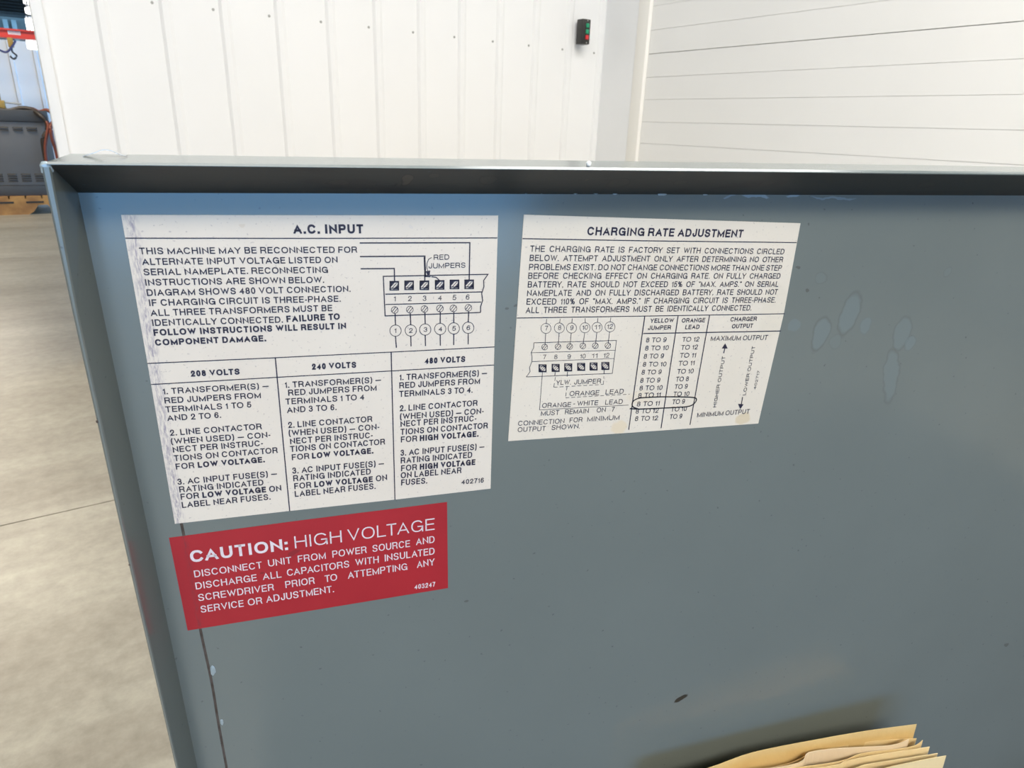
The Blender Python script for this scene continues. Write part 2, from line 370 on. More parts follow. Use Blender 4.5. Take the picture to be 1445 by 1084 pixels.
# ------------------------------------------------------------------ the charger: lid frame
vpp = cdir(606, 2880); vpp = (vpp-X_c*vpp.dot(X_c)).normalized()
N_c = X_c.cross(vpp)
Xw, Yw, Nw = R @ X_c, -(R @ vpp), -(R @ N_c)        # lid axes: right, up, towards the eye
O_l = EYE-Nw*D
LIDW = Matrix(((Xw.x, Yw.x, Nw.x, O_l.x), (Xw.y, Yw.y, Nw.y, O_l.y), (Xw.z, Yw.z, Nw.z, O_l.z), (0, 0, 0, 1)))
def at(x, y, z=0.):           # pixel -> lid coordinates on the plane z
    r = ray(x, y); k = (D-z)/(-r.dot(Nw)); return Vector((r.dot(Xw)*k, r.dot(Yw)*k, z))
ZB = H-.82                    # deck height of the low body
base = Vector((-.12, O_l.y, 0))
root = empty('battery_charger', Matrix.Translation(base)); tag(root, 'blue-grey painted steel battery charger with a raised flanged cover carrying printed instruction labels', 'charger')
ML = root.matrix_world.inverted() @ LIDW

# paint with stains
def ell(x, y, rx, ry, rot=0):
    c = at(x, y); return (c.x, c.y, (at(x+rx, y)-c).length, (at(x, y+ry)-c).length, rot)
def paint(name, stains, base=(.152, .180, .180), streak=False, rough=.17):
    m = bpy.data.materials.new(name); m.use_nodes = True; nt = m.node_tree; b = nt.nodes['Principled BSDF']; N = nt.nodes.new; Lk = nt.links.new
    tc = N('ShaderNodeTexCoord'); n = N('ShaderNodeTexNoise'); n.inputs['Scale'].default_value = 5; n.inputs['Detail'].default_value = 5
    Lk(tc.outputs['Object'], n.inputs['Vector'])
    r = N('ShaderNodeValToRGB'); r.color_ramp.elements[0].position = .3; r.color_ramp.elements[1].position = .7
    r.color_ramp.elements[0].color = (*[c*.95 for c in base], 1); r.color_ramp.elements[1].color = (*[c*1.03 for c in base], 1)
    Lk(n.outputs['Fac'], r.inputs[0]); col = r.outputs[0]
    # fine specks
    n3 = N('ShaderNodeTexNoise'); n3.inputs['Scale'].default_value = 260; n3.inputs['Detail'].default_value = 1; Lk(tc.outputs['Object'], n3.inputs['Vector'])
    r3 = N('ShaderNodeValToRGB'); r3.color_ramp.elements[0].position = .74; r3.color_ramp.elements[1].position = .80
    r3.color_ramp.elements[0].color = (0, 0, 0, 1); r3.color_ramp.elements[1].color = (.5, .5, .5, 1); Lk(n3.outputs['Fac'], r3.inputs[0])
    mx = N('ShaderNodeMix'); mx.data_type = 'RGBA'; Lk(r3.outputs[0], mx.inputs[0]); Lk(col, mx.inputs[6]); mx.inputs[7].default_value = (.06, .07, .075, 1); col = mx.outputs[2]
    if streak:
        mpp = N('ShaderNodeMapping'); mpp.inputs['Scale'].default_value = (22, 60, 60); Lk(tc.outputs['Object'], mpp.inputs[0])
        n4 = N('ShaderNodeTexNoise'); n4.inputs['Scale'].default_value = 1; n4.inputs['Detail'].default_value = 6; Lk(mpp.outputs[0], n4.inputs['Vector'])
        r4 = N('ShaderNodeValToRGB'); r4.color_ramp.elements[0].position = .57; r4.color_ramp.elements[1].position = .66
        r4.color_ramp.elements[0].color = (0, 0, 0, 1); r4.color_ramp.elements[1].color = (.75, .75, .75, 1); Lk(n4.outputs['Fac'], r4.inputs[0])
        mx = N('ShaderNodeMix'); mx.data_type = 'RGBA'; Lk(r4.outputs[0], mx.inputs[0]); Lk(col, mx.inputs[6]); mx.inputs[7].default_value = (.03, .024, .02, 1); col = mx.outputs[2]
    # distortion for stains
    n2 = N('ShaderNodeTexNoise'); n2.inputs['Scale'].default_value = 70; n2.inputs['Detail'].default_value = 3; Lk(tc.outputs['Object'], n2.inputs['Vector'])
    sp = N('ShaderNodeVectorMath'); sp.operation = 'MULTIPLY_ADD'; Lk(n2.outputs['Color'], sp.inputs[0]); sp.inputs[1].default_value = (.008, .008, 0); sp.inputs[2].default_value = (-.004, -.004, 0)
    ad = N('ShaderNodeVectorMath'); ad.operation = 'ADD'; Lk(tc.outputs['Object'], ad.inputs[0]); Lk(sp.outputs[0], ad.inputs[1])
    for (cx, cy, rx, ry, rot, inc, k_in, edge, k_e) in stains:
        mp = N('ShaderNodeMapping'); mp.vector_type = 'TEXTURE'; mp.inputs['Location'].default_value = (cx, cy, 0); mp.inputs['Rotation'].default_value = (0, 0, rot); mp.inputs['Scale'].default_value = (rx, ry, 1e3)
        Lk(ad.outputs[0], mp.inputs[0]); ln = N('ShaderNodeVectorMath'); ln.operation = 'LENGTH'; Lk(mp.outputs[0], ln.inputs[0])
        rp = N('ShaderNodeValToRGB'); el = rp.color_ramp.elements; el[0].position = .80; el[0].color = (k_in,)*3+(1,); el[1].position = 1.0; el[1].color = (0, 0, 0, 1)
        Lk(ln.outputs['Value'], rp.inputs[0]); mx = N('ShaderNodeMix'); mx.data_type = 'RGBA'; Lk(rp.outputs[0], mx.inputs[0]); Lk(col, mx.inputs[6]); mx.inputs[7].default_value = (*inc, 1); col = mx.outputs[2]
        if k_e:
            rp = N('ShaderNodeValToRGB'); el = rp.color_ramp.elements; el[0].position = .72; el[0].color = (0, 0, 0, 1); el[1].position = .88; el[1].color = (k_e,)*3+(1,)
            e3 = el.new(1.0); e3.color = (0, 0, 0, 1)
            Lk(ln.outputs['Value'], rp.inputs[0]); mx = N('ShaderNodeMix'); mx.data_type = 'RGBA'; Lk(rp.outputs[0], mx.inputs[0]); Lk(col, mx.inputs[6]); mx.inputs[7].default_value = (*edge, 1); col = mx.outputs[2]
    Lk(col, b.inputs['Base Color']); b.inputs['Roughness'].default_value = rough; b.inputs['Specular IOR Level'].default_value = .5
    bp = N('ShaderNodeBump'); bp.inputs['Strength'].default_value = .03; bp.inputs['Distance'].default_value = .001
    nb_ = N('ShaderNodeTexNoise'); nb_.inputs['Scale'].default_value = 320; Lk(tc.outputs['Object'], nb_.inputs['Vector']); Lk(nb_.outputs['Fac'], bp.inputs['Height']); Lk(bp.outputs[0], b.inputs['Normal'])
    return m
BLU, EDG = (.17, .235, .27), (.085, .088, .075)
st = []
for (x, y, rx, ry, rot, k1, k2) in ((1199, 444, 15, 33, -.1, .26, .35), (1157.5, 472, 13, 26, -.1, .26, .35), (1221, 460, 9, 13, 0, .3, .15), (1273, 470, 13, 25, 0, .22, .28),
        (1284, 484, 8, 12, 0, .3, .2), (1257, 532, 12, 40, .25, .22, .3), (1159, 391, 9, 10, 0, .1, .22), (1179, 482, 9, 10, 0, .1, .15), (1338, 384, 6, 8, 0, .1, .2), (1120, 460, 10, 9, 0, .3, .0)):
    st.append((*ell(x, y, rx, ry, rot), BLU, k1, EDG, k2))
for (x, y, rx, ry, k) in ((1030, 277.5, 10, 2, .35), (1066, 278, 22, 2.5, .5), (1118, 278, 10, 2.2, .5), (1175, 279, 34, 1.7, .3)):
    st.append((*ell(x, y, rx, ry), (.34, .46, .56), k, EDG, 0))
st.append((*ell(961, 986, 10, 3.2, .45), (.02, .016, .012), .9, EDG, 0))
for (x, y) in ((727, 430), (716, 437), (1126, 377), (1138, 412), (660, 850), (1420, 910)):
    st.append((*ell(x, y, 3, 2.5), (.08, .085, .08), .6, EDG, 0))
dF, dB = .078*D, -.02*D
PAINT = paint('blue_grey_paint', st)
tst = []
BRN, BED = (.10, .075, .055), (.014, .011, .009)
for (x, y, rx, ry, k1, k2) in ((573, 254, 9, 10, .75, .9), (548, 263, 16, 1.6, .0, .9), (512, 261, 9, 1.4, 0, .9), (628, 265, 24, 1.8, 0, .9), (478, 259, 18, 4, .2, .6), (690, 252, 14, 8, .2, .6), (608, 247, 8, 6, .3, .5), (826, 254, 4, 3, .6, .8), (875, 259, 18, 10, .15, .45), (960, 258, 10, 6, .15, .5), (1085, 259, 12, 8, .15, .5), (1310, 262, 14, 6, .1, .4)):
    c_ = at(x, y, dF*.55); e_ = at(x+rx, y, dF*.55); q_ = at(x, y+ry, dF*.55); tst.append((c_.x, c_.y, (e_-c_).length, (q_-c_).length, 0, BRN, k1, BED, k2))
TOPP = paint('shaded_grimy_paint', tst, base=(.040, .037, .030), streak=True, rough=.5)  # underside shade painted in as a dark base, plus grime streaks and brown stains

# outline of the cover (lid coordinates)
dF, dB = .078*D, -.02*D
yR, xR = -2.02*D, 2.42*D
tl = at(110, 272); tr = at(1445, 276); sl = (tr.y-tl.y)/(tr.x-tl.x)
lb = at(278.6, 1084); sx_ = (lb.x-tl.x)/(lb.y-tl.y)
def foldx(y, z=0): return tl.x+(y-tl.y)*sx_
def foldy(x): return tl.y+(x-tl.x)*sl
# panel sheet
mb = MB(); pz = [(tl.x-.002, tl.y+.002), (xR+.002, foldy(xR)+.002), (xR+.002, yR), (foldx(yR)-.002, yR)]
mb.loft([[(x, y, -.0015) for x, y in pz], [(x, y, 0) for x, y in pz]]); panel = mb.build('cover_panel', PAINT, root, mw=ML)
# top flange: loft cross-sections along x
ia = at(73, 233.5, dF); ib = at(1445, 248.6, dF); oa = at(75, 228.6, dF); ob = at(1445, 243.0, dF)
def lin(a, b, x): return a.y+(b.y-a.y)*(x-a.x)/(b.x-a.x)
def top_sec(x, fx=None):
    fx = x if fx is None else fx
    yi, yo = lin(ia, ib, x), lin(oa, ob, x)
    return [(fx, foldy(fx), 0), (x, yi, dF-.0012), (x, yi+.0006, dF), (x, yo-.0012, dF), (x, yo, dF-.0014), (x, yo+.0008, dB), (x, yo-.0005, dB-.0005), (fx, foldy(fx), dB)]
# corner positions
ci_x = ia.x
mb = MB(); mb.loft([top_sec(at(66, 231, dF).x, tl.x), top_sec(ci_x+.012, tl.x+.012), top_sec(.3), top_sec(xR+.004, xR)])
topf = mb.build('top_flange', PAINT, root, mw=ML)
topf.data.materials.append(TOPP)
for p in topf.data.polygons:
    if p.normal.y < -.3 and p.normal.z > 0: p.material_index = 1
# side flange
side_i = [(72, 243), (113, 460), (126.5, 520), (174, 740), (252, 1084)]
side_o = [(58, 241), (105.2, 460), (119, 520), (167.6, 740), (247, 1084)]
def interp(lst, y):
    P = [at(x, yy, dF) for x, yy in lst]
    if y <= P[-1].y: a, b_ = P[-2], P[-1]
    else:
        for a, b_ in zip(P, P[1:]):
            if a.y >= y >= b_.y: break
        else: a, b_ = P[0], P[1]
    return a.x+(b_.x-a.x)*(y-a.y)/(b_.y-a.y)
def side_sec(y, fy=None):
    fy = y if fy is None else fy
    xi, xo = interp(side_i, y), interp(side_o, y)
    return [(foldx(fy), fy, 0), (xi, y, dF-.0012), (xi-.0005, y, dF), (xo+.0012, y, dF), (xo, y, dF-.0014), (xo-.0004, y, dB), (xo+.0004, y, dB-.0005), (foldx(fy), fy, dB)]
y0 = at(66, 236, dF).y
secs = [side_sec(y0, tl.y)]
for k in range(1, 15): yy = tl.y+(yR-tl.y)*k/14; secs.append(side_sec(yy))
mb = MB(); mb.loft(secs); sidef = mb.build('side_flange', PAINT, root, mw=ML)
mb = MB(); mb.loft([[(xR, foldy(xR), 0), (xR+.004, foldy(xR)+.015, dF), (xR+.007, foldy(xR)+.015, dF), (xR+.007, foldy(xR), dB), (xR, foldy(xR), dB)], [(xR, yR, 0), (xR+.004, yR, dF), (xR+.007, yR, dF), (xR+.007, yR, dB), (xR, yR, dB)]])
mb.build('side_flange', PAINT, root, mw=ML)
# weld at the outer corner and paint chips
def blob(name, x, y, z, r, m, seed, par=root, flat=.5, sy=1.):
    rr = random.Random(seed); bm = bmesh.new(); bmesh.ops.create_icosphere(bm, subdivisions=2, radius=1)
    for v in bm.verts: v.co *= 1+rr.uniform(-.22, .22)
    me = bpy.data.meshes.new(name); bm.to_mesh(me); bm.free(); me.materials.append(m)
    o = bpy.data.objects.new(name, me); C.objects.link(o); o.parent = par; p = at(x, y, z)
    o.matrix_local = ML @ Matrix.Translation(p) @ Matrix.Diagonal((r, r*sy, r*flat, 1)); return o
o = blob('corner_weld', 65, 237, dF-.002, .0026, M['weld'], 1, flat=.6, sy=1.3); 
blob('corner_weld', 68.5, 246, dF-.0015, .0014, M['weld'], 2, sy=1.8)
blob('paint_chip', 300.5, 947, 0, .0017, M['weld'], 3, flat=.3, sy=2.6); blob('paint_chip', 313, 1019, 0, .001, M['weld'], 4, flat=.3, sy=3.)
blob('paint_chip', 137.5, 595, dF-.0006, .0008, M['rust'], 5); blob('paint_chip', 183.5, 797, dF-.0006, .0009, M['rust'], 6, sy=.6)
for i, (x, y, r, s_) in enumerate(((707, 272, 4, .5), (742, 272.5, 5, .5), (764, 272, 3.5, .9), (812, 273, 5, .6), (841, 273, 6, .5), (868, 274, 5, .5), (934, 275, 9, .35), (995, 275.5, 5, .4))):
    blob('paint_chip', x, y-.6, .0008, r*.00034, M['weld'], 20+i, flat=.15, sy=s_*.7)
# beads of dried glue and curl of clear tape on the top edge
blob('glue_bead', 830.5, 231.5, dF-.006, .0016, M['adhesive'], 11, flat=.8)
tp = [at(x, y, .004) for x, y in ((118, 219.5), (128, 217), (138, 213.5), (143, 211.2), (152, 210.5), (161, 213), (170, 217.2), (178, 219.6))]
mb = MB(); rows = []
for k, p in enumerate(tp): rows.append([(p.x, p.y, .001), (p.x, p.y, .006), (p.x, p.y-.0003, .006), (p.x, p.y-.0003, .001)])
mb.loft(rows); mb.build('clear_tape', M['clear'], root, mw=ML, smooth=False)
# spot-welded seam line
seam_px = [(176, 277), (182, 303), (193, 372), (210.8, 500), (232, 620), (252, 721), (259.5, 757), (271, 822), (282.5, 888), (298.4, 962), (308, 1020), (319.7, 1084)]
sp_ = [at(x, y) for x, y in seam_px]; sp_.append(sp_[-1]+(sp_[-1]-sp_[-2])*6)
spn = smooth_pts(sp_, 5)
def clipped(pts): return [p for p in pts if p.y > yR+.01]
spn = clipped(spn)
mb = MB(); mb.loft([[(p.x-.0010, p.y, -.0002), (p.x-.0006, p.y, .00022), (p.x+.0007, p.y, .00022), (p.x+.0011, p.y, -.0002)] for p in spn[8:]])
mb.build('seam', M['rust'], root, mw=ML)

# unseen charger body; black deck and size chosen to darken the flange underside
RB = root.matrix_world.inverted()
xl = foldx(yR)-.01; xr = xR+.01
yb0 = O_l.y+.012; yb1 = yb0-.62
def wbx(x0, x1, y0, y1, z0, z1):
    return bx(x0-base.x, x1-base.x, y0-base.y, y1-base.y, z0, z1)
bodym = paint('blue_grey_paint_body', [])
zlid = (LIDW @ Vector((0, yR, 0))).z; ylid = (LIDW @ Vector((0, yR, 0))).y
t_ = .004
bk = ylid+.006; DEP = 1.15; xr2 = xr+.75
wbx(xl, xr2, bk-t_, bk, .07, zlid-.001).build('back_wall', bodym, root)
wbx(xl, xr2, bk-DEP, bk-DEP+t_, .07, ZB).build('front_wall', bodym, root)
wbx(xl, xl+t_, bk-DEP+t_, bk-t_, .07, ZB).build('side_wall', bodym, root)
wbx(xr2-t_, xr2, bk-DEP+t_, bk-t_, .07, ZB).build('side_wall', bodym, root)
deck = wbx(xl+t_, xr2-t_, bk-DEP+t_, bk-t_-.001, ZB-.012, ZB-.006).build('deck', M['board'], root)
for x in (xl+.02, xr2-.10): wbx(x, x+.08, bk-DEP+.02, bk-.02, 0, .07).build('skid_rail', bodym, root)

# ------------------------------------------------------------------ labels
def label_mat(name, c, c2, stains=(), speck=(.35, .32, .34), scuff=None, sc=.5):
    m = bpy.data.materials.new(name); m.use_nodes = True; nt = m.node_tree; b = nt.nodes['Principled BSDF']; N = nt.nodes.new; Lk = nt.links.new
    tc = N('ShaderNodeTexCoord'); n = N('ShaderNodeTexNoise'); n.inputs['Scale'].default_value = 14; n.inputs['Detail'].default_value = 4; Lk(tc.outputs['Object'], n.inputs['Vector'])
    r = N('ShaderNodeValToRGB'); r.color_ramp.elements[0].position = .3; r.color_ramp.elements[1].position = .7; r.color_ramp.elements[0].color = (*c2, 1); r.color_ramp.elements[1].color = (*c, 1)
    Lk(n.outputs['Fac'], r.inputs[0]); col = r.outputs[0]
    n3 = N('ShaderNodeTexNoise'); n3.inputs['Scale'].default_value = 620; n3.inputs['Detail'].default_value = 1; Lk(tc.outputs['Object'], n3.inputs['Vector'])
    r3 = N('ShaderNodeValToRGB'); r3.color_ramp.elements[0].position = .68; r3.color_ramp.elements[1].position = .78; r3.color_ramp.elements[0].color = (0, 0, 0, 1); r3.color_ramp.elements[1].color = (.55, .55, .55, 1)
    Lk(n3.outputs['Fac'], r3.inputs[0]); mx = N('ShaderNodeMix'); mx.data_type = 'RGBA'; Lk(r3.outputs[0], mx.inputs[0]); Lk(col, mx.inputs[6]); mx.inputs[7].default_value = (*speck, 1); col = mx.outputs[2]
    n2 = N('ShaderNodeTexNoise'); n2.inputs['Scale'].default_value = 90; n2.inputs['Detail'].default_value = 3; Lk(tc.outputs['Object'], n2.inputs['Vector'])
    sp = N('ShaderNodeVectorMath'); sp.operation = 'MULTIPLY_ADD'; Lk(n2.outputs['Color'], sp.inputs[0]); sp.inputs[1].default_value = (.008, .008, 0); sp.inputs[2].default_value = (-.004, -.004, 0)
    ad = N('ShaderNodeVectorMath'); ad.operation = 'ADD'; Lk(tc.outputs['Object'], ad.inputs[0]); Lk(sp.outputs[0], ad.inputs[1])
    for (cx, cy, rx, ry, rot, inc, k) in stains:
        mp = N('ShaderNodeMapping'); mp.vector_type = 'TEXTURE'; mp.inputs['Location'].default_value = (cx, cy, 0); mp.inputs['Rotation'].default_value = (0, 0, rot); mp.inputs['Scale'].default_value = (rx, ry, 1e3)
        Lk(ad.outputs[0], mp.inputs[0]); ln = N('ShaderNodeVectorMath'); ln.operation = 'LENGTH'; Lk(mp.outputs[0], ln.inputs[0])
        rp = N('ShaderNodeValToRGB'); el = rp.color_ramp.elements; el[0].position = .75; el[0].color = (k,)*3+(1,); el[1].position = 1.0; el[1].color = (0, 0, 0, 1)
        Lk(ln.outputs['Value'], rp.inputs[0]); mx = N('ShaderNodeMix'); mx.data_type = 'RGBA'; Lk(rp.outputs[0], mx.inputs[0]); Lk(col, mx.inputs[6]); mx.inputs[7].default_value = (*inc, 1); col = mx.outputs[2]
    if scuff:                    # worn streak where the label crosses the seam
        a_, b_, wd_, sc_col = scuff; sl_ = (b_.x-a_.x)/(b_.y-a_.y)
        sx = N('ShaderNodeSeparateXYZ'); Lk(tc.outputs['Object'], sx.inputs[0])
        m1 = N('ShaderNodeMath'); m1.operation = 'MULTIPLY_ADD'; Lk(sx.outputs[1], m1.inputs[0]); m1.inputs[1].default_value = -sl_; m1.inputs[2].default_value = -(a_.x-sl_*a_.y)
        m2 = N('ShaderNodeMath'); m2.operation = 'ADD'; Lk(m1.outputs[0], m2.inputs[0]); Lk(sx.outputs[0], m2.inputs[1])
        m3 = N('ShaderNodeMath'); m3.operation = 'ABSOLUTE'; Lk(m2.outputs[0], m3.inputs[0])
        m4 = N('ShaderNodeMapRange'); Lk(m3.outputs[0], m4.inputs[0]); m4.inputs[1].default_value = 0; m4.inputs[2].default_value = wd_; m4.inputs[3].default_value = 1; m4.inputs[4].default_value = 0
        mp = N('ShaderNodeMapping'); mp.inputs['Scale'].default_value = (900, 160, 1); Lk(tc.outputs['Object'], mp.inputs[0])
        nn = N('ShaderNodeTexNoise'); nn.inputs['Scale'].default_value = 1; nn.inputs['Detail'].default_value = 5; nn.inputs['Roughness'].default_value = .7; Lk(mp.outputs[0], nn.inputs['Vector'])
        rp = N('ShaderNodeValToRGB'); rp.color_ramp.elements[0].position = .44; rp.color_ramp.elements[1].position = .60; Lk(nn.outputs['Fac'], rp.inputs[0])
        m5 = N('ShaderNodeMath'); m5.operation = 'MULTIPLY'; Lk(m4.outputs[0], m5.inputs[0]); Lk(rp.outputs[0], m5.inputs[1])
        m6 = N('ShaderNodeMath'); m6.operation = 'MULTIPLY'; Lk(m5.outputs[0], m6.inputs[0]); m6.inputs[1].default_value = sc
        mx = N('ShaderNodeMix'); mx.data_type = 'RGBA'; Lk(m6.outputs[0], mx.inputs[0]); Lk(col, mx.inputs[6]); mx.inputs[7].default_value = (*sc_col, 1); col = mx.outputs[2]
    Lk(col, b.inputs['Base Color']); b.inputs['Roughness'].default_value = .42; b.inputs['Specular IOR Level'].default_value = .35
    return m
TAN, TAN2 = (.60, .50, .33), (.70, .60, .44)
def sst(x, y, rx, ry, col, k, rot=0): return (*ell(x, y, rx, ry, rot), col, k)
scA = (at(184, 303), at(254, 739))
MA = label_mat('aged_white_vinyl', (.72, .675, .61), (.69, .64, .575), [sst(341, 316, 4, 3, (.62, .55, .46), .6), sst(580, 318, 3, 3, (.6, .57, .56), .4)],
               scuff=(scA[0], scA[1], .0042, (.30, .27, .34)), sc=1.0)
MBl = label_mat('aged_cream_vinyl', (.72, .675, .60), (.69, .64, .56), [sst(1047, 592, 12, 9, TAN, .65), sst(874, 603, 13, 11, TAN2, .75), sst(799, 485, 10, 6, (.66, .60, .50), .35), sst(903, 560, 22, 9, TAN2, .3),
               sst(1090, 440, 20, 40, (.66, .62, .52), .35), sst(799, 456, 14, 7, (.66, .61, .53), .4)])
MR = label_mat('red_vinyl', (.375, .022, .030), (.33, .019, .027), [sst(416, 781, 12, 3.5, (.16, .02, .025), .55, .5), sst(368, 809, 3, 2, (.15, .02, .02), .6)], speck=(.38, .03, .04),
               scuff=(at(258.5, 750), at(283, 890), .0022, (.20, .03, .04)), sc=.8)
ZL = .0003; ZI = .00048
def sheet(name, px, m, label):
    P = [at(x, y) for x, y in px]; mb = MB()
    mb.loft([[(p.x, p.y, .00002) for p in P], [(p.x, p.y, ZL) for p in P]])
    o = mb.build(name, m, root, mw=ML); o['label'] = label; return o
LA = sheet('instruction_label', [(171, 303.2), (702.9, 304.1), (697.5, 489.5), (692.1, 689.5), (557.2, 704.9), (408.8, 720.9), (246.9, 739), (208.2, 512.5)], MA, 'white AC input instruction label')
LB = sheet('instruction_label', [(739, 302.9), (1129.3, 315), (1105.8, 442.5), (1069.7, 597.6), (890, 610.5), (717, 622.4), (728.8, 448.5)], MBl, 'white charging rate adjustment label')
LC = sheet('warning_label', [(238.5, 759), (435, 733), (630.7, 708.5), (632.1, 829.7), (448, 860), (264.9, 889.6)], MR, 'red high voltage caution label')

# text: grotesque capitals drawn as constant-width strokes on the cover plane
def arc(cx, cy, rx, ry, a0, a1, n=9, p=2.25):
    out = []
    for k in range(n+1):
        t = math.radians(a0+(a1-a0)*k/n); c_, s_ = math.cos(t), math.sin(t)
        out.append((cx+rx*math.copysign(abs(c_)**(2/p), c_), cy+ry*math.copysign(abs(s_)**(2/p), s_)))
    return out
def spl(*pts): return [(p.x, p.y) for p in smooth_pts([Vector((x, y, 0)) for x, y in pts], 3)]
RING = arc(.5, .5, .5, .5, 90, 450, 18)
G_ = {
 'A': (.90, [[(0, 0), (.5, 1), (1, 0)], [(.16, .31), (.84, .31)]]),
 'B': (.78, [[(.6, .54), (0, .54), (0, 1), (.6, 1)]+arc(.66, .77, .28, .23, 90, -90, 6), [(0, .54), (0, 0), (.62, 0)]+arc(.70, .27, .30, .27, -90, 90, 6)]),
 'C': (.90, [arc(.5, .5, .5, .5, 38, 322, 14)]),
 'D': (.84, [[(0, 0), (0, 1), (.4, 1)]+arc(.45, .5, .55, .5, 90, -90, 9)+[(.4, 0), (0, 0)]]),
 'E': (.72, [[(1, 1), (0, 1), (0, 0), (1, 0)], [(0, .53), (.92, .53)]]),
 'F': (.68, [[(1, 1), (0, 1), (0, 0)], [(0, .5), (.88, .5)]]),
 'G': (.93, [arc(.5, .5, .5, .5, 40, 340, 14)+[(1, .46), (.58, .46)], [(1, .46), (1, 0)]]),
 'H': (.82, [[(0, 0), (0, 1)], [(1, 0), (1, 1)], [(0, .53), (1, .53)]]),
 'I': (0, [[(.5, 0), (.5, 1)]]),
 'J': (.60, [[(1, 1), (1, .36)]+arc(.5, .32, .5, .32, 0, -180, 8)]),
 'K': (.84, [[(0, 0), (0, 1)], [(.96, 1), (0, .34)], [(.34, .57), (1, 0)]]),
 'L': (.66, [[(0, 1), (0, 0), (1, 0)]]),
 'M': (.98, [[(0, 0), (0, 1), (.5, .02), (1, 1), (1, 0)]]),
 'N': (.84, [[(0, 0), (0, 1), (1, 0), (1, 1)]]),
 'O': (.97, [RING]),
 'P': (.78, [[(0, 0), (0, 1), (.62, 1)]+arc(.68, .73, .32, .27, 90, -90, 7)+[(.62, .46), (0, .46)]]),
 'Q': (.97, [RING, [(.6, .28), (1, -.03)]]),
 'R': (.84, [[(0, 0), (0, 1), (.62, 1)]+arc(.66, .74, .30, .26, 90, -90, 7)+[(.6, .48), (0, .48)], [(.62, .48)]+spl((.78, .44), (.90, .32), (.92, .14), (1, 0))]),
 'S': (.80, [spl((.95, .80), (.84, .94), (.62, 1), (.36, 1), (.10, .90), (.05, .72), (.18, .58), (.5, .51), (.84, .42), (.97, .26), (.88, .08), (.62, 0), (.36, 0), (.12, .06), (.02, .20))]),
 'T': (.74, [[(0, 1), (1, 1)], [(.5, 1), (.5, 0)]]),
 'U': (.82, [[(0, 1), (0, .4)]+arc(.5, .38, .5, .38, 180, 360, 10)+[(1, .4), (1, 1)]]),
 'V': (.86, [[(0, 1), (.5, 0), (1, 1)]]),
 'W': (1.22, [[(0, 1), (.26, 0), (.5, .98), (.74, 0), (1, 1)]]),
 'X': (.84, [[(0, 0), (1, 1)], [(0, 1), (1, 0)]]),
 'Y': (.86, [[(0, 1), (.5, .44), (1, 1)], [(.5, .44), (.5, 0)]]),
 'Z': (.76, [[(0, 1), (1, 1), (0, 0), (1, 0)]]),
 '0': (.64, [RING]),
 '1': (.30, [[(0, .74), (.55, .80), (1, 1), (1, 0)]]),
 '2': (.64, [spl((.02, .68), (.12, .90), (.36, 1), (.68, 1), (.94, .86), (.96, .66), (.78, .46), (.3, .22), (.02, 0))+[(1, 0)]]),
 '3': (.64, [spl((.03, .82), (.16, .95), (.42, 1), (.72, .98), (.92, .82), (.84, .62), (.5, .53)), spl((.5, .53), (.86, .46), (1, .26), (.84, .06), (.5, 0), (.16, .05), (0, .18))]),
 '4': (.68, [[(.74, 0), (.74, 1), (0, .3), (1, .3)]]),
 '5': (.64, [[(.92, 1), (.18, 1), (.06, .5)]+spl((.06, .5), (.3, .62), (.62, .62), (.92, .5), (1, .3), (.86, .08), (.52, 0), (.16, .05), (0, .16))]),
 '6': (.64, [spl((.95, .86), (.80, .97), (.5, 1), (.18, .88), (.02, .55), (.03, .25), (.2, .05), (.5, 0), (.82, .06), (1, .3), (.84, .54), (.52, .62), (.2, .54), (.03, .32))]),
 '7': (.62, [[(0, 1), (1, 1), (.6, .55), (.34, 0)]]),
 '8': (.64, [arc(.5, .76, .42, .24, 90, 450, 12), arc(.5, .27, .5, .27, 90, 450, 12)]),
 '9': (.64, [[(1-x, 1-y) for x, y in spl((.95, .86), (.80, .97), (.5, 1), (.18, .88), (.02, .55), (.03, .25), (.2, .05), (.5, 0), (.82, .06), (1, .3), (.84, .54), (.52, .62), (.2, .54), (.03, .32))]]),
 '-': (.30, [[(0, .36), (1, .36)]]), '\u2014': (.95, [[(0, .36), (1, .36)]]),
 '(': (.30, [spl((1, 1.06), (.2, .82), (0, .42), (.2, .05), (1, -.18))]), ')': (.30, [spl((0, 1.06), (.8, .82), (1, .42), (.8, .05), (0, -.18))]),
 '\u201c': (.36, [[(0, .86), (0, .96)], [(1, .86), (1, .96)]]), '\u201d': (.36, [[(0, .86), (0, .96)], [(1, .86), (1, .96)]]),
 '%': (.95, [arc(.2, .76, .2, .22, 90, 450, 10), arc(.8, .22, .2, .22, 90, 450, 10), [(.25, 0), (.75, 1)]]),
}
TIGHT = {'AV', 'VA', 'TA', 'AT', 'LT', 'LY', 'AY', 'YA', 'WA', 'AW', 'TO', 'OT', 'PA', 'LV', 'RY', 'TY', 'AC', 'CA'}
jobs = []
def T(lst, s, x0, y0, x1, y1, h, wt=0., up=None): lst.append((s, x0, y0, x1, y1, h, wt, up))
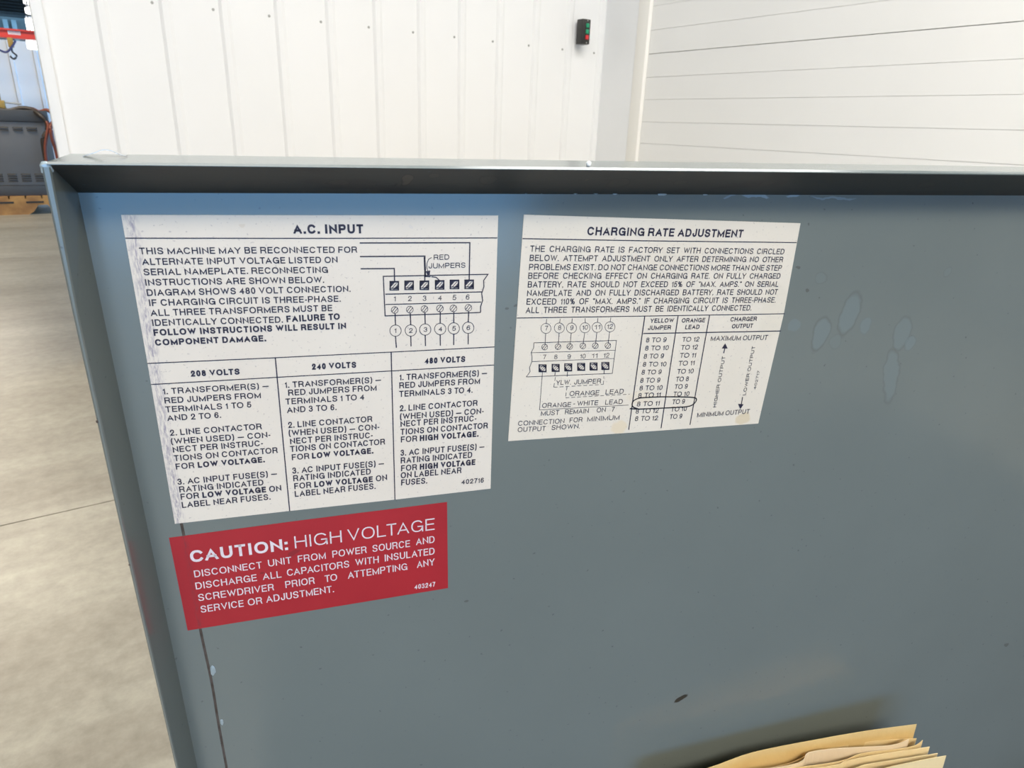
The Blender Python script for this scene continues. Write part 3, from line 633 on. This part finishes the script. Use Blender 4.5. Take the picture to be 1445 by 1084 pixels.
def stroke_poly(mb, P, hw, fit, closed):
    if not closed:
        d0 = (P[0]-P[1]).normalized(); d1 = (P[-1]-P[-2]).normalized(); P = [P[0]+d0*hw]+P[1:-1]+[P[-1]+d1*hw]
    L_, R_ = [], []; n = len(P)
    for i, p in enumerate(P):
        a_ = (p-P[i-1]).normalized() if i else ((P[1]-p).normalized() if not closed else (p-P[-2]).normalized())
        b_ = (P[i+1]-p).normalized() if i < n-1 else (a_ if not closed else (P[1]-p).normalized())
        t = a_+b_
        if t.length < 1e-6: t = a_.copy()
        t.normalize(); q = Vector((-t.y, t.x)); c_ = max(.22, t.dot(b_)); L_.append(fit(p+q*hw/c_)); R_.append(fit(p-q*hw/c_))
    mb.add(L_+R_, [(i, i+1, n+i+1, n+i) for i in range(n-1)])
def render_texts(name, lst, m, parent):
    mb = MB()
    for (s, x0, y0, x1, y1, h, sw, up) in lst:
        P, Q = at(x0, y0), at(x1, y1); d_ = Q-P; Ln = d_.length; d_ = d_/Ln; n_ = Vector((-d_.y, d_.x, 0))
        if up is None:
            mid = at((x0+x1)/2, (y0+y1)/2); mid2 = at((x0+x1)/2, (y0+y1)/2-h); H_ = abs((mid2-mid).dot(n_))
        else: H_ = up
        gap = .17; cur = 0; place = []
        for i, ch in enumerate(s):
            if ch == ' ': cur += .30+(sw*.3); continue
            if i and s[i-1] != ' ' and s[i-1]+ch in TIGHT: cur -= .10
            wv = sw if ch in '.,:I' else G_[ch][0]
            if ch == 'I': cur += .03
            place.append((ch, cur, wv)); cur += wv+gap+(.03 if ch == 'I' else 0)
        tot = cur-gap; k = Ln/tot; w_ = sw*H_
        for ch, x, wv in place:
            gx, gw = x*k, wv*k
            def fit(p, lo=0, hi=H_): v = P+d_*p.x+n_*min(max(p.y, lo), hi); v.z = ZI; return v
            if ch in '.,:':
                for y in ((0, .5) if ch == ':' else (0,)):
                    a_ = gx+gw/2; q = w_*.55; mb.add([fit(Vector((a_-q, y*H_))), fit(Vector((a_+q, y*H_))), fit(Vector((a_+q, y*H_+2*q))), fit(Vector((a_-q, y*H_+2*q)))], [(0, 1, 2, 3)])
                if ch == ',': mb.add([P+d_*(a_-.2*q)+Vector((0, 0, ZI)), P+d_*(a_+q)+Vector((0, 0, ZI)), P+d_*(a_-.6*q)-n_*H_*.16+Vector((0, 0, ZI))], [(0, 1, 2)])
                continue
            lo, hi = (-.22*H_, 1.1*H_) if ch in '()' else (0, H_)
            for pl in G_[ch][1]:
                pts = [Vector((gx+w_/2+u_*max(gw-w_, 0), w_/2+v_*(H_-w_))) for u_, v_ in pl]
                pp = [pts[0]]
                for p in pts[1:]:
                    if (p-pp[-1]).length > H_*.012: pp.append(p)
                closed = (pts[0]-pts[-1]).length < H_*.02 and len(pp) > 6
                if closed: pp[-1] = pp[0].copy()
                stroke_poly(mb, pp, w_/2, lambda p: fit(p, lo, hi), closed)
    return flat(name, mb, m, parent)
def flat(name, mb, m, parent):
    me = bpy.data.meshes.new(name); me.from_pydata(mb.v, [], mb.f); me.materials.append(m); me.update()
    # all faces look towards the eye
    bm = bmesh.new(); bm.from_mesh(me)
    for f in bm.faces:
        f.normal_update()
        if f.normal.z < 0: f.normal_flip()
    bm.to_mesh(me); bm.free()
    o = bpy.data.objects.new(name, me); C.objects.link(o); o.parent = parent; return o
def ribbon(mb, px, wpx, dash=None, close=False):
    P = [at(x, y) for x, y in px]
    if close: P.append(P[0])
    if dash:
        on, off = dash; segs = []
        for a_, b_ in zip(P, P[1:]):
            L_ = (b_-a_).length; t = 0
            while t < L_: segs.append([a_+(b_-a_)*(t/L_), a_+(b_-a_)*(min(t+on, L_)/L_)]); t += on+off
        for s_ in segs: _rib(mb, s_, wpx)
    else: _rib(mb, P, wpx)
def _rib(mb, P, wpx):
    hw = wpx*.00040*.5
    L_, R_ = [], []
    for i, p in enumerate(P):
        a_ = (p-P[i-1]).normalized() if i else (P[1]-p).normalized(); b_ = (P[i+1]-p).normalized() if i < len(P)-1 else a_
        t = (a_+b_)
        if t.length < 1e-6: t = a_
        t.normalize(); n_ = Vector((-t.y, t.x, 0)); c_ = max(.5, t.dot(b_)); k = hw/c_
        L_.append(p+n_*k+Vector((0, 0, ZI))); R_.append(p-n_*k+Vector((0, 0, ZI)))
    n = len(P); mb.add(L_+R_, [(i, i+1, n+i+1, n+i) for i in range(n-1)])
def circ(x, y, rx, ry=None, n=18):
    ry = ry or rx; return [(x+rx*math.cos(2*PI*k/n), y+ry*math.sin(2*PI*k/n)) for k in range(n)]
def poly(mb, px, dz_=0): mb.add([at(x, y)+Vector((0, 0, ZI+dz_)) for x, y in px], [tuple(range(len(px)))])
def screw(mb, x, y, r):
    ribbon(mb, circ(x, y, r-.4, n=14), .9, close=True)
    for o_ in (-.32, .32):
        k = r*.9; c_, s_ = .62, -.78; ox, oy = o_*r*.95*.78, o_*r*.95*.62
        l = math.sqrt(max(.05, 1-o_*o_*.9))*k
        ribbon(mb, [(x+ox-c_*l, y+oy-s_*l), (x+ox+c_*l, y+oy+s_*l)], 1.0)
def square(mb, x, y, h, barside=1):      # terminal block: dark frame, light screw with slashes, light bar
    s = h*.5; t = h*.11
    for q in (((-s, -s), (s, -s), (s, -s+t*1.6), (-s, -s+t*1.6)), ((-s, -s), (-s+t*1.4, -s), (-s+t*1.4, s), (-s, s)), ((s-t*1.4, -s), (s, -s), (s, s), (s-t*1.4, s)), ((-s, s-t), (s, s-t), (s, s), (-s, s))):
        poly(mb, [(x+a_, y+b_*barside) for a_, b_ in q])
    poly(mb, [(x-s, y-s*barside), (x+s*.2, y-s*barside), (x-s, y+s*.4*barside)])
    poly(mb, [(x+s, y-s*.3*barside), (x+s, y+s*.7*barside), (x+s*.0, y+s*.72*barside)])
    poly(mb, [(x-s, y+s*.45*barside), (x+s, y+s*.45*barside), (x+s, y+s*.62*barside), (x-s, y+s*.62*barside)])
    for o_ in (-.35, .0, .35):
        ribbon(mb, [(x+o_*s-.5*s, y+o_*s*.7+.55*s), (x+o_*s+.5*s, y+o_*s*.7-.55*s)], 1.0)

REG, BLD = .172, .235
# ---- label A
a = []
def A2(s, lx, ly, rx, ry, h=9.2, wt=REG): T(a, s, lx, ly, rx, ry, h, wt)
A2('A.C. INPUT', 414.2, 329.9, 512.7, 329.3, 13.2, .235)
A2('THIS MACHINE MAY BE RECONNECTED FOR', 197.4, 358.8, 504, 356.5)
A2('ALTERNATE INPUT VOLTAGE LISTED ON', 201.3, 373.9, 476.4, 370.8)
A2('SERIAL NAMEPLATE. RECONNECTING', 203.4, 388.4, 462.9, 384.9)
A2('INSTRUCTIONS ARE SHOWN BELOW.', 205.5, 403, 457.4, 398.9)
A2('DIAGRAM SHOWS 480 VOLT CONNECTION.', 207.9, 417.5, 494.6, 411.7)
A2('IF CHARGING CIRCUIT IS THREE-PHASE.', 210.8, 431.8, 480.7, 425.6)
A2('ALL THREE TRANSFORMERS MUST BE', 213.3, 446, 469, 438.8)
A2('IDENTICALLY CONNECTED.', 215.2, 459.9, 399.3, 455.1)
A2('FAILURE TO', 404.5, 454.5, 479.7, 450.8, 9.2, BLD)
A2('FOLLOW INSTRUCTIONS WILL RESULT IN', 217.5, 473.7, 488.4, 463.8, 9, BLD)
A2('COMPONENT DAMAGE.', 219.5, 487.6, 375.7, 481.4, 9, BLD)
def z4(x, y): return 190+x/4.092, 480+y/4.092
def z5(x, y): return 380+x/4.091, 480+y/4.091
def row(zf, s, x0, y0, x1, y1, h=8.4, wt=REG): A2(s, *zf(x0, y0), *zf(x1, y1), h, wt)
row(z4, '208 VOLTS', 327, 210, 608, 197, 8.6, BLD); row(z5, '240 VOLTS', 247, 170, 502, 158, 8.6, BLD); row(z5, '480 VOLTS', 897, 136, 1130, 125, 8.4, BLD)
def trans(zf, x0, y0, x1, y1):     # "1. TRANSFORMER(S) —"
    row(zf, '1. TRANSFORMER(S) \u2014', x0, y0, x1, y1)
row(z4, '1. TRANSFORMER(S) \u2014', 167, 312, 775, 278); row(z4, 'RED JUMPERS FROM', 175, 365, 730, 333); row(z4, 'TERMINALS 1 TO 5', 181, 416, 675, 387); row(z4, 'AND 2 TO 6.', 191, 466, 500, 447)
row(z4, '2. LINE CONTACTOR', 207, 551, 735, 513); row(z4, '(WHEN USED) \u2014 CON-', 212, 601, 785, 561); row(z4, 'NECT PER INSTRUC-', 223, 648, 742, 609); row(z4, 'TIONS ON CONTACTOR', 230, 698, 827, 650)
row(z4, 'FOR', 240, 746, 347, 737); row(z4, 'LOW VOLTAGE.', 367, 736, 752, 704, 8.2, BLD)
row(z4, '3. AC INPUT FUSE(S) \u2014', 250, 834, 823, 784); row(z4, 'RATING INDICATED', 260, 878, 745, 836); row(z4, 'FOR', 268, 920, 374, 911); row(z4, 'LOW VOLTAGE', 393, 910, 760, 877, 8.2, BLD); row(z4, 'ON', 778, 876, 848, 869)
row(z4, 'LABEL NEAR FUSES.', 275, 968, 785, 919)
row(z5, '1. TRANSFORMER(S) \u2014', 92, 275, 645, 243); row(z5, 'RED JUMPERS FROM', 110, 320, 619, 290); row(z5, 'TERMINALS 1 TO 4', 95, 371, 548, 343); row(z5, 'AND 3 TO 6.', 103, 420, 388, 402)
row(z5, '2. LINE CONTACTOR', 110, 506, 595, 470); row(z5, '(WHEN USED) \u2014 CON-', 113, 553, 635, 515); row(z5, 'NECT PER INSTRUC-', 121, 600, 597, 563); row(z5, 'TIONS ON CONTACTOR', 122, 645, 668, 601)
row(z5, 'FOR', 131, 692, 232, 684); row(z5, 'LOW VOLTAGE.', 247, 683, 600, 653, 8.2, BLD)
row(z5, '3. AC INPUT FUSE(S) \u2014', 134, 770, 662, 725); row(z5, 'RATING INDICATED', 139, 814, 586, 773); row(z5, 'FOR', 145, 859, 243, 850); row(z5, 'LOW VOLTAGE', 260, 849, 597, 817, 8.2, BLD); row(z5, 'ON', 615, 815, 680, 808)
row(z5, 'LABEL NEAR FUSES.', 148, 904, 613, 857)
row(z5, '1. TRANSFORMER(S) \u2014', 752, 231, 1255, 204); row(z5, 'RED JUMPERS FROM', 750, 278, 1215, 251); row(z5, 'TERMINALS 3 TO 4.', 750, 327, 1172, 302)
row(z5, '2. LINE CONTACTOR', 753, 410, 1201, 378); row(z5, '(WHEN USED) \u2014 CON-', 754, 458, 1236, 424); row(z5, 'NECT PER INSTRUC-', 757, 500, 1194, 466); row(z5, 'TIONS ON CONTACTOR', 757, 546, 1260, 508)
row(z5, 'FOR', 759, 590, 853, 583); row(z5, 'HIGH VOLTAGE.', 868, 582, 1206, 556, 8.2, BLD)
row(z5, '3. AC INPUT FUSE(S) \u2014', 757, 667, 1240, 628); row(z5, 'RATING INDICATED', 758, 711, 1170, 677); row(z5, 'FOR', 760, 756, 852, 748); row(z5, 'HIGH VOLTAGE', 868, 747, 1188, 719, 8.2, BLD)
row(z5, 'ON LABEL NEAR', 758, 797, 1108, 766); row(z5, 'FUSES.', 760, 838, 910, 826); row(z5, '402716', 1108, 832, 1237, 820, 6.8, .17)
render_texts('lettering', a, M['ink'], LA)
mb = MB()
ribbon(mb, [(177, 335.9), (440, 336.2), (701.6, 335.6)], 1.4)
ribbon(mb, [(208.3, 512.6), (388.5, 504.6), (551.8, 496.6), (697.7, 489.3)], 1.4)
ribbon(mb, [(213.4, 542.3), (388.4, 532.3), (552, 523.2), (697.2, 514.8)], 1.4)
ribbon(mb, [(388.5, 504.6), (398.5, 612), (408.8, 720.9)], 1.7); ribbon(mb, [(551.8, 496.6), (557.2, 704.9)], 1.7)
flat('ruled_lines', mb, M['ink'], LA)
def z3(x, y): return 440+x/5.161, 290+y/5.161
mb = MB()
ribbon(mb, [z3(348, 272), z3(1150, 270), z3(1145, 540)], 1.8); ribbon(mb, [z3(350, 371), z3(823, 368), z3(822, 545)], 1.8); ribbon(mb, [z3(820, 375), z3(826, 520)], 2.6); ribbon(mb, [z3(355, 460), z3(600, 458), z3(602, 555)], 1.8)
ribbon(mb, [z3(1228, 778), z3(533, 803), z3(520, 515), z3(1282, 500), z3(1250, 545), z3(1252, 590), z3(1236, 640), z3(1243, 690), z3(1228, 735), z3(1228, 778)], 1.6)
ribbon(mb, [z3(535, 645), z3(1238, 628)], 1.6); ribbon(mb, [z3(535, 720), z3(1232, 702)], 1.4)
for (x, y) in ((600, 583), (708, 580), (819, 580), (930, 577), (1038, 574), (1145, 573)): square(mb, *z3(x, y), 13.5)
for (x, y), (cx_, cy_), (ex, ey) in zip(((603, 760), (713, 757), (820, 753), (932, 749), (1030, 748), (1139, 744)), ((609, 910), (720, 909), (825, 902), (934, 898), (1033, 894), (1138, 889)), ((615, 1035), (722, 1025), (827, 1022), (935, 1020), (1032, 1015), (1138, 1010))):
    screw(mb, *z3(x, y), 5.2); ribbon(mb, [z3(x+3, y+27), z3(cx_, cy_-42)], 1.7); ribbon(mb, [z3(cx_, cy_+42), z3(ex, ey)], 1.7)
    ribbon(mb, circ(*z3(cx_, cy_), 8, n=22), 1.0, close=True)
ribbon(mb, [z3(x, y) for x, y in ((872, 378), (850, 390), (838, 420), (836, 450), (845, 480))], 1.0)
poly(mb, [z3(828, 478), z3(862, 472), z3(858, 505), z3(840, 505)]); ribbon(mb, [z3(828, 515), z3(870, 518), z3(905, 522), z3(932, 548)], 1.4, dash=(.003, .0012))
flat('wiring_diagram', mb, M['ink'], LA)
a = []
for s, x, y in (('1', 603, 696), ('2', 713, 695), ('3', 820, 693), ('4', 932, 690), ('5', 1037, 687), ('6', 1133, 684)):
    hw = 7 if s == '1' else 13; T(a, s, *z3(x-hw, y), *z3(x+hw, y), 7.2, .13)
for s, x, y in (('1', 607, 927), ('2', 720, 926), ('3', 826, 919), ('4', 935, 915), ('5', 1034, 911), ('6', 1138, 906)):
    hw = 7 if s == '1' else 13; T(a, s, *z3(x-hw, y), *z3(x+hw, y), 6.6, .14)
T(a, 'RED', *z3(887, 396), *z3(1000, 393), 7.4, .145); T(a, 'JUMPERS', *z3(850, 458), *z3(1118, 452), 7.4, .145)
render_texts('diagram_lettering', a, M['ink'], LA)
# ---- label B
a = []
def B2(s, x0, y0, x1, y1, h=8.3, wt=.145): T(a, s, x0, y0, x1, y1, h, wt)
B2('CHARGING RATE ADJUSTMENT', 827.9, 331.8, 1047.2, 335.2, 11.6, .205)
for s, x0, y0, x1, y1 in (('THE  CHARGING  RATE  IS  FACTORY  SET  WITH  CONNECTIONS  CIRCLED', 747.6, 355.1, 1105.5, 358.8), ('BELOW.  ATTEMPT  ADJUSTMENT  ONLY  AFTER  DETERMINING  NO  OTHER', 746.9, 368.1, 1103.7, 370.1),
        ('PROBLEMS EXIST. DO NOT CHANGE CONNECTIONS MORE THAN ONE STEP', 746, 381, 1101.8, 381.8), ('BEFORE  CHECKING  EFFECT  ON  CHARGING  RATE.  ON  FULLY  CHARGED', 744.8, 393.3, 1099.9, 393.2),
        ('BATTERY,  RATE  SHOULD  NOT  EXCEED  15%  OF  \u201cMAX.  AMPS.\u201d  ON  SERIAL', 744.2, 405.6, 1097.3, 404.6), ('NAMEPLATE  AND  ON  FULLY  DISCHARGED  BATTERY,  RATE  SHOULD  NOT', 743.2, 417.8, 1095.9, 415.7),
        ('EXCEED  110%  OF  \u201cMAX.  AMPS.\u201d  IF  CHARGING  CIRCUIT  IS  THREE-PHASE.', 742.5, 429.9, 1093.4, 426.9), ('ALL  THREE  TRANSFORMERS  MUST  BE  IDENTICALLY  CONNECTED.', 741.4, 441.8, 1059.3, 438)):
    B2(s, x0, y0, x1, y1)
def z9(x, y): return 880+x/5.419, 430+y/5.42
def z8(x, y): return 710+x/5.42, 430+y/5.42
def r9(s, x0, y0, x1, y1, h=6.7, wt=.145): B2(s, *z9(x0, y0), *z9(x1, y1), h, wt)
r9('YELLOW', 200, 138, 380, 135, 6.2, .19); r9('JUMPER', 183, 193, 358, 189, 6.2, .19); r9('ORANGE', 440, 136, 618, 133, 6.2, .19); r9('LEAD', 467, 187, 575, 185, 6.2, .19)
r9('CHARGER', 812, 128, 1013, 123, 6.2, .19); r9('OUTPUT', 823, 181, 983, 176, 6.2, .19)
for s, x0, y0, x1, y1 in (('8 TO 9', 168, 287, 323, 284), ('8 TO 10', 160, 350, 340, 345), ('8 TO 9', 150, 412, 303, 408), ('8 TO 10', 142, 473, 322, 470), ('8 TO 9', 133, 534, 285, 530), ('8 TO 9', 123, 596, 275, 593), ('8 TO 10', 117, 655, 292, 650),
        ('8 TO 11', 107, 712, 278, 704), ('8 TO 11', 97, 777, 270, 769), ('8 TO 12', 88, 832, 262, 825), ('8 TO 12', 82, 889, 257, 882),
        ('TO 12', 443, 283, 573, 280), ('TO 12', 435, 345, 562, 340), ('TO 11', 425, 405, 548, 402), ('TO 11', 415, 466, 537, 461), ('TO 10', 405, 528, 530, 523), ('TO 8', 395, 587, 493, 583), ('TO 9', 385, 645, 485, 640),
        ('TO 10', 375, 701, 497, 697), ('TO 9', 367, 760, 463, 755), ('TO 10', 357, 817, 478, 811), ('TO 9', 347, 874, 443, 868)):
    r9(s, x0, y0, x1, y1)
r9('MAXIMUM OUTPUT', 662, 276, 1095, 268, 7); r9('MINIMUM OUTPUT', 558, 860, 957, 832, 6.6)
u9 = .0028
T(a, 'HIGHER OUTPUT', *z9(705, 782), *z9(777, 392), 6, .16, u9); T(a, 'LOWER OUTPUT', *z9(932, 690), *z9(1005, 315), 6, .16, u9); T(a, '402717', *z9(1009, 645), *z9(1041, 503), 5, .15, .0022)
render_texts('lettering', a, M['ink'], LB)
mb = MB()
ribbon(mb, [(737, 336.6), (910, 339.7), (1123.7, 342.2)], 1.5); ribbon(mb, [(729.1, 448.6), (900, 446), (1106.9, 442.6)], 1.4)
ribbon(mb, [z9(148, 219), z9(640, 211), z9(1200, 200)], 1.8)
for q in (((160, 85), (98, 520), (37, 955)), ((415, 82), (349, 512), (284, 943)), ((655, 78), (580, 498), (505, 918))): ribbon(mb, [z9(*p) for p in q], 1.9)
ribbon(mb, [z9(763, 370), z9(772, 330)], 2.0); poly(mb, [z9(774, 294), z9(793, 334), z9(747, 334)])
ribbon(mb, [z9(907, 705), z9(898, 760)], 2.0); poly(mb, [z9(890, 798), z9(872, 757), z9(915, 760)])
flat('ruled_lines', mb, M['ink'], LB)
mb = MB()
ribbon(mb, smooth_pts([Vector((*z9(x, y), 0)) for x, y in ((45, 793), (100, 797), (190, 794), (300, 789), (420, 783), (500, 775), (540, 752), (555, 722), (530, 708), (430, 704), (300, 703), (190, 707), (120, 713), (82, 728), (64, 752), (70, 780), (110, 796))], 5) and
       [(p.x, p.y) for p in smooth_pts([Vector((*z9(x, y), 0)) for x, y in ((45, 793), (100, 797), (190, 794), (300, 789), (420, 783), (500, 775), (540, 752), (555, 722), (530, 708), (430, 704), (300, 703), (190, 707), (120, 713), (82, 728), (64, 752), (70, 780), (110, 796))], 5)], 2.3)
flat('marker_ring', mb, M['marker'], LB)
mb = MB()
ribbon(mb, [z8(x, y) for x, y in ((175, 551), (205, 510), (200, 480), (218, 435), (220, 400), (213, 365), (231, 330), (235, 290), (865, 272), (833, 524), (175, 551))], 1.0)
ribbon(mb, [z8(215, 366), z8(858, 347)], .8); ribbon(mb, [z8(218, 434), z8(848, 410)], .8)
for (x, y), (cx_, cy_), (tx, ty) in zip(((316, 322), (418, 320), (508, 318), (608, 314), (703, 312), (799, 311)), ((326, 180), (428, 177), (521, 177), (624, 175), (717, 172), (815, 168)), ((331, 108), (435, 106), (527, 104), (626, 102), (723, 100), (821, 98))):
    screw(mb, *z8(x, y), 4.5); ribbon(mb, circ(*z8(cx_, cy_), 7.1, n=22), .8, close=True)
    ribbon(mb, [z8(tx, ty), z8(cx_+2, cy_-38)], 1.0); ribbon(mb, [z8(cx_-2, cy_+38), z8(x+3, y-24)], 1.0)
for (x, y) in ((300, 485), (400, 482), (496, 478), (595, 474), (690, 471), (780, 467)): square(mb, *z8(x, y), 11.2, -1)
ribbon(mb, [z8(299, 515), z8(277, 803), z8(957, 766)], .9); ribbon(mb, [z8(397, 515), z8(393, 543)], 1.2); ribbon(mb, [z8(490, 510), z8(488, 548)], 1.2); ribbon(mb, [z8(772, 495), z8(770, 528)], 1.2)
ribbon(mb, [z8(398, 553), z8(385, 630), z8(765, 608), z8(768, 545)], .9, dash=(.0028, .0016)); ribbon(mb, [z8(487, 625), z8(475, 710), z8(965, 683)], .9, dash=(.0028, .0016))
flat('wiring_diagram', mb, M['ink'], LB)
a = []
def r8(s, x0, y0, x1, y1, h=6.8, wt=.135): B2(s, *z8(x0, y0), *z8(x1, y1), h, wt)
for s, x, y in (('7', 315, 417), ('8', 401, 416), ('9', 502, 414), ('10', 606, 411), ('11', 696, 407), ('12', 787, 404), ('7', 330, 196), ('8', 430, 193), ('9', 523, 193), ('10', 624, 191), ('11', 717, 188), ('12', 813, 184)):
    hw = 12 if len(s) == 1 else 21; r8(s, x-hw, y, x+hw, y-2, 6.4, .12)
for s, x0, y0, x1, y1 in (('YLW.', 402, 613, 515, 609), ('JUMPER', 540, 609, 745, 600), ('ORANGE', 505, 697, 730, 689), ('LEAD', 780, 685, 918, 678), ('ORANGE', 295, 788, 515, 780), ('-', 533, 772, 547, 771), ('WHITE', 563, 772, 722, 766), ('LEAD', 777, 763, 910, 757),
        ('MUST', 287, 848, 425, 841), ('REMAIN', 470, 837, 650, 828), ('ON', 712, 823, 780, 820), ('7', 825, 818, 847, 817), ('CONNECTION', 112, 925, 465, 905), ('FOR', 505, 900, 603, 895), ('MINIMUM', 640, 892, 885, 878), ('OUTPUT', 108, 973, 322, 963), ('SHOWN.', 367, 957, 583, 945)):
    r8(s, x0, y0, x1, y1)
render_texts('diagram_lettering', a, M['ink'], LB)
# ---- red label
a = []
def zr(x, y): return 230+x/3.524, 700+y/3.524
def rr_(s, x0, y0, x1, y1, h=9.6, wt=.13): T(a, s, *zr(x0, y0), *zr(x1, y1), h, wt)
rr_('CAUTION:', 140, 330, 622, 266, 16.6, .20); rr_('HIGH', 657, 259, 890, 228, 17, .10); rr_('VOLTAGE', 920, 224, 1350, 166, 16.6, .10)
for s, x0, y0, x1, y1 in (('DISCONNECT', 158, 403, 493, 357), ('UNIT', 525, 350, 640, 333), ('FROM', 672, 329, 810, 310), ('POWER', 843, 305, 1013, 281), ('SOURCE', 1042, 277, 1228, 251), ('AND', 1258, 243, 1350, 230),
        ('DISCHARGE', 165, 463, 468, 420), ('ALL', 498, 416, 590, 403), ('CAPACITORS', 618, 397, 927, 352), ('WITH', 957, 346, 1073, 330), ('INSULATED', 1102, 324, 1350, 288),
        ('SCREWDRIVER', 178, 521, 553, 467), ('PRIOR', 610, 456, 755, 434), ('TO', 806, 427, 867, 417), ('ATTEMPTING', 920, 410, 1215, 365), ('ANY', 1263, 356, 1350, 342),
        ('SERVICE', 190, 579, 403, 548), ('OR', 424, 544, 495, 533), ('ADJUSTMENT.', 515, 529, 850, 476)):
    rr_(s, x0, y0, x1, y1)
rr_('403247', 1250, 463, 1353, 448, 6.6, .15)
render_texts('lettering', a, M['wink'], LC)

# ------------------------------------------------------------------ folders and papers standing on the deck
XE = at(1292, 1023, .098*D).x
def paper(name, corner, pxs, m, label, cat, zrel=None, th=.0004):
    r0 = at(*corner)
    z_ = D*(1-XE/r0.x) if zrel is None else D*zrel; h_ = r0.y*(1-z_/D)
    pts = []
    for (x, y) in [corner]+pxs:
        r_ = at(x, y); zz_ = D*(1-h_/r_.y); pts.append((r_.x*(1-zz_/D), zz_))
    last = pts[-1]; prev = pts[-2]; xe = XE-.298
    pts.append((xe, last[1]-.15*(last[0]-xe)*(1 if last[1] > .03 else 0)))
    P = [(p[0], p[1]) for p in smooth_pts([Vector((x, z, 0)) for x, z in pts], 5)]
    P = [(x, z) for x, z in P]
    zb = ZB-.006; mb = MB(); cols = []
    inv = LIDW.inverted(); hb = (inv @ Vector((0, O_l.y, zb))).y
    hb = None
    front, back = [], []
    nrow = 7
    grid = []
    for i, (x, z) in enumerate(P):
        top = LIDW @ Vector((x, h_, z)); colm = []
        for k in range(nrow):
            t = k/(nrow-1); zz2 = top.z+(zb+.0005-top.z)*t
            yy2 = top.y-.004*math.sin(t*PI)*(1 if i % 1 == 0 else 1)
            colm.append(Vector((top.x, yy2, zz2)))
        grid.append(colm)
    n = len(grid); vs = [p for c in grid for p in c]+[p+Vector((0, th, 0)) for c in grid for p in c]; K = n*nrow; fs = []
    for i in range(n-1):
        for k in range(nrow-1):
            q = (i*nrow+k, (i+1)*nrow+k, (i+1)*nrow+k+1, i*nrow+k+1); fs.append(q); fs.append(tuple(K+j for j in reversed(q)))
    for i in range(n-1):
        fs.append((i*nrow, K+i*nrow, K+(i+1)*nrow, (i+1)*nrow)); fs.append((i*nrow+nrow-1, (i+1)*nrow+nrow-1, K+(i+1)*nrow+nrow-1, K+i*nrow+nrow-1))
    for k in range(nrow-1):
        fs.append((k, k+1, K+k+1, K+k)); i = (n-1)*nrow; fs.append((i+k, K+i+k, K+i+k+1, i+k+1))
    c0 = Vector((grid[0][0].x, grid[0][0].y, zb)); mb.add([v-c0 for v in vs], fs)
    o = mb.build(name, m, smooth=False); o.location = c0; tag(o, label, cat, 'papers standing below the cover'); return o
paper('manila_folder', (1293.6, 1022.3), [(1225, 1031.5), (1155.5, 1043.4), (1063, 1062), (1001.4, 1083.5)], M['manila'], 'tan manila folder rearmost in the paper stack, nearest the steel cover', 'folder')
paper('manila_divider', (1293.6, 1042.3), [(1258, 1044), (1210, 1049), (1150, 1062), (1090, 1083)], M['manila2'], 'orange-tan divider directly in front of the rearmost folder', 'folder')
paper('paper_sheet', (1283, 1043.2), [(1258, 1052), (1190, 1056), (1142, 1062), (1111, 1081)], M['page'], 'greyish white sheet with a curved top between the dividers', 'paper', .121)
paper('folded_sheet', (1302.3, 1044.8), [(1290, 1053), (1262, 1058), (1215, 1064), (1160, 1079)], M['manila2'], 'narrow tan sheet with a pointed corner before the curved white sheet', 'paper')
paper('document', (1312, 1054.2), [(1290, 1057.5), (1234, 1066), (1195, 1074), (1155.5, 1083.5)], M['cream_page'], 'broad cream document in the middle front of the paper stack', 'paper')
paper('thin_document', (1323.4, 1063.3), [(1300, 1067), (1224, 1079), (1180, 1088)], M['cream_page'], 'thin cream document just behind the frontmost folder', 'paper')
paper('front_folder', (1335.3, 1066.7), [(1300, 1073), (1258, 1082), (1200, 1094)], M['manila2'], 'pale manila folder frontmost in the paper stack', 'folder')
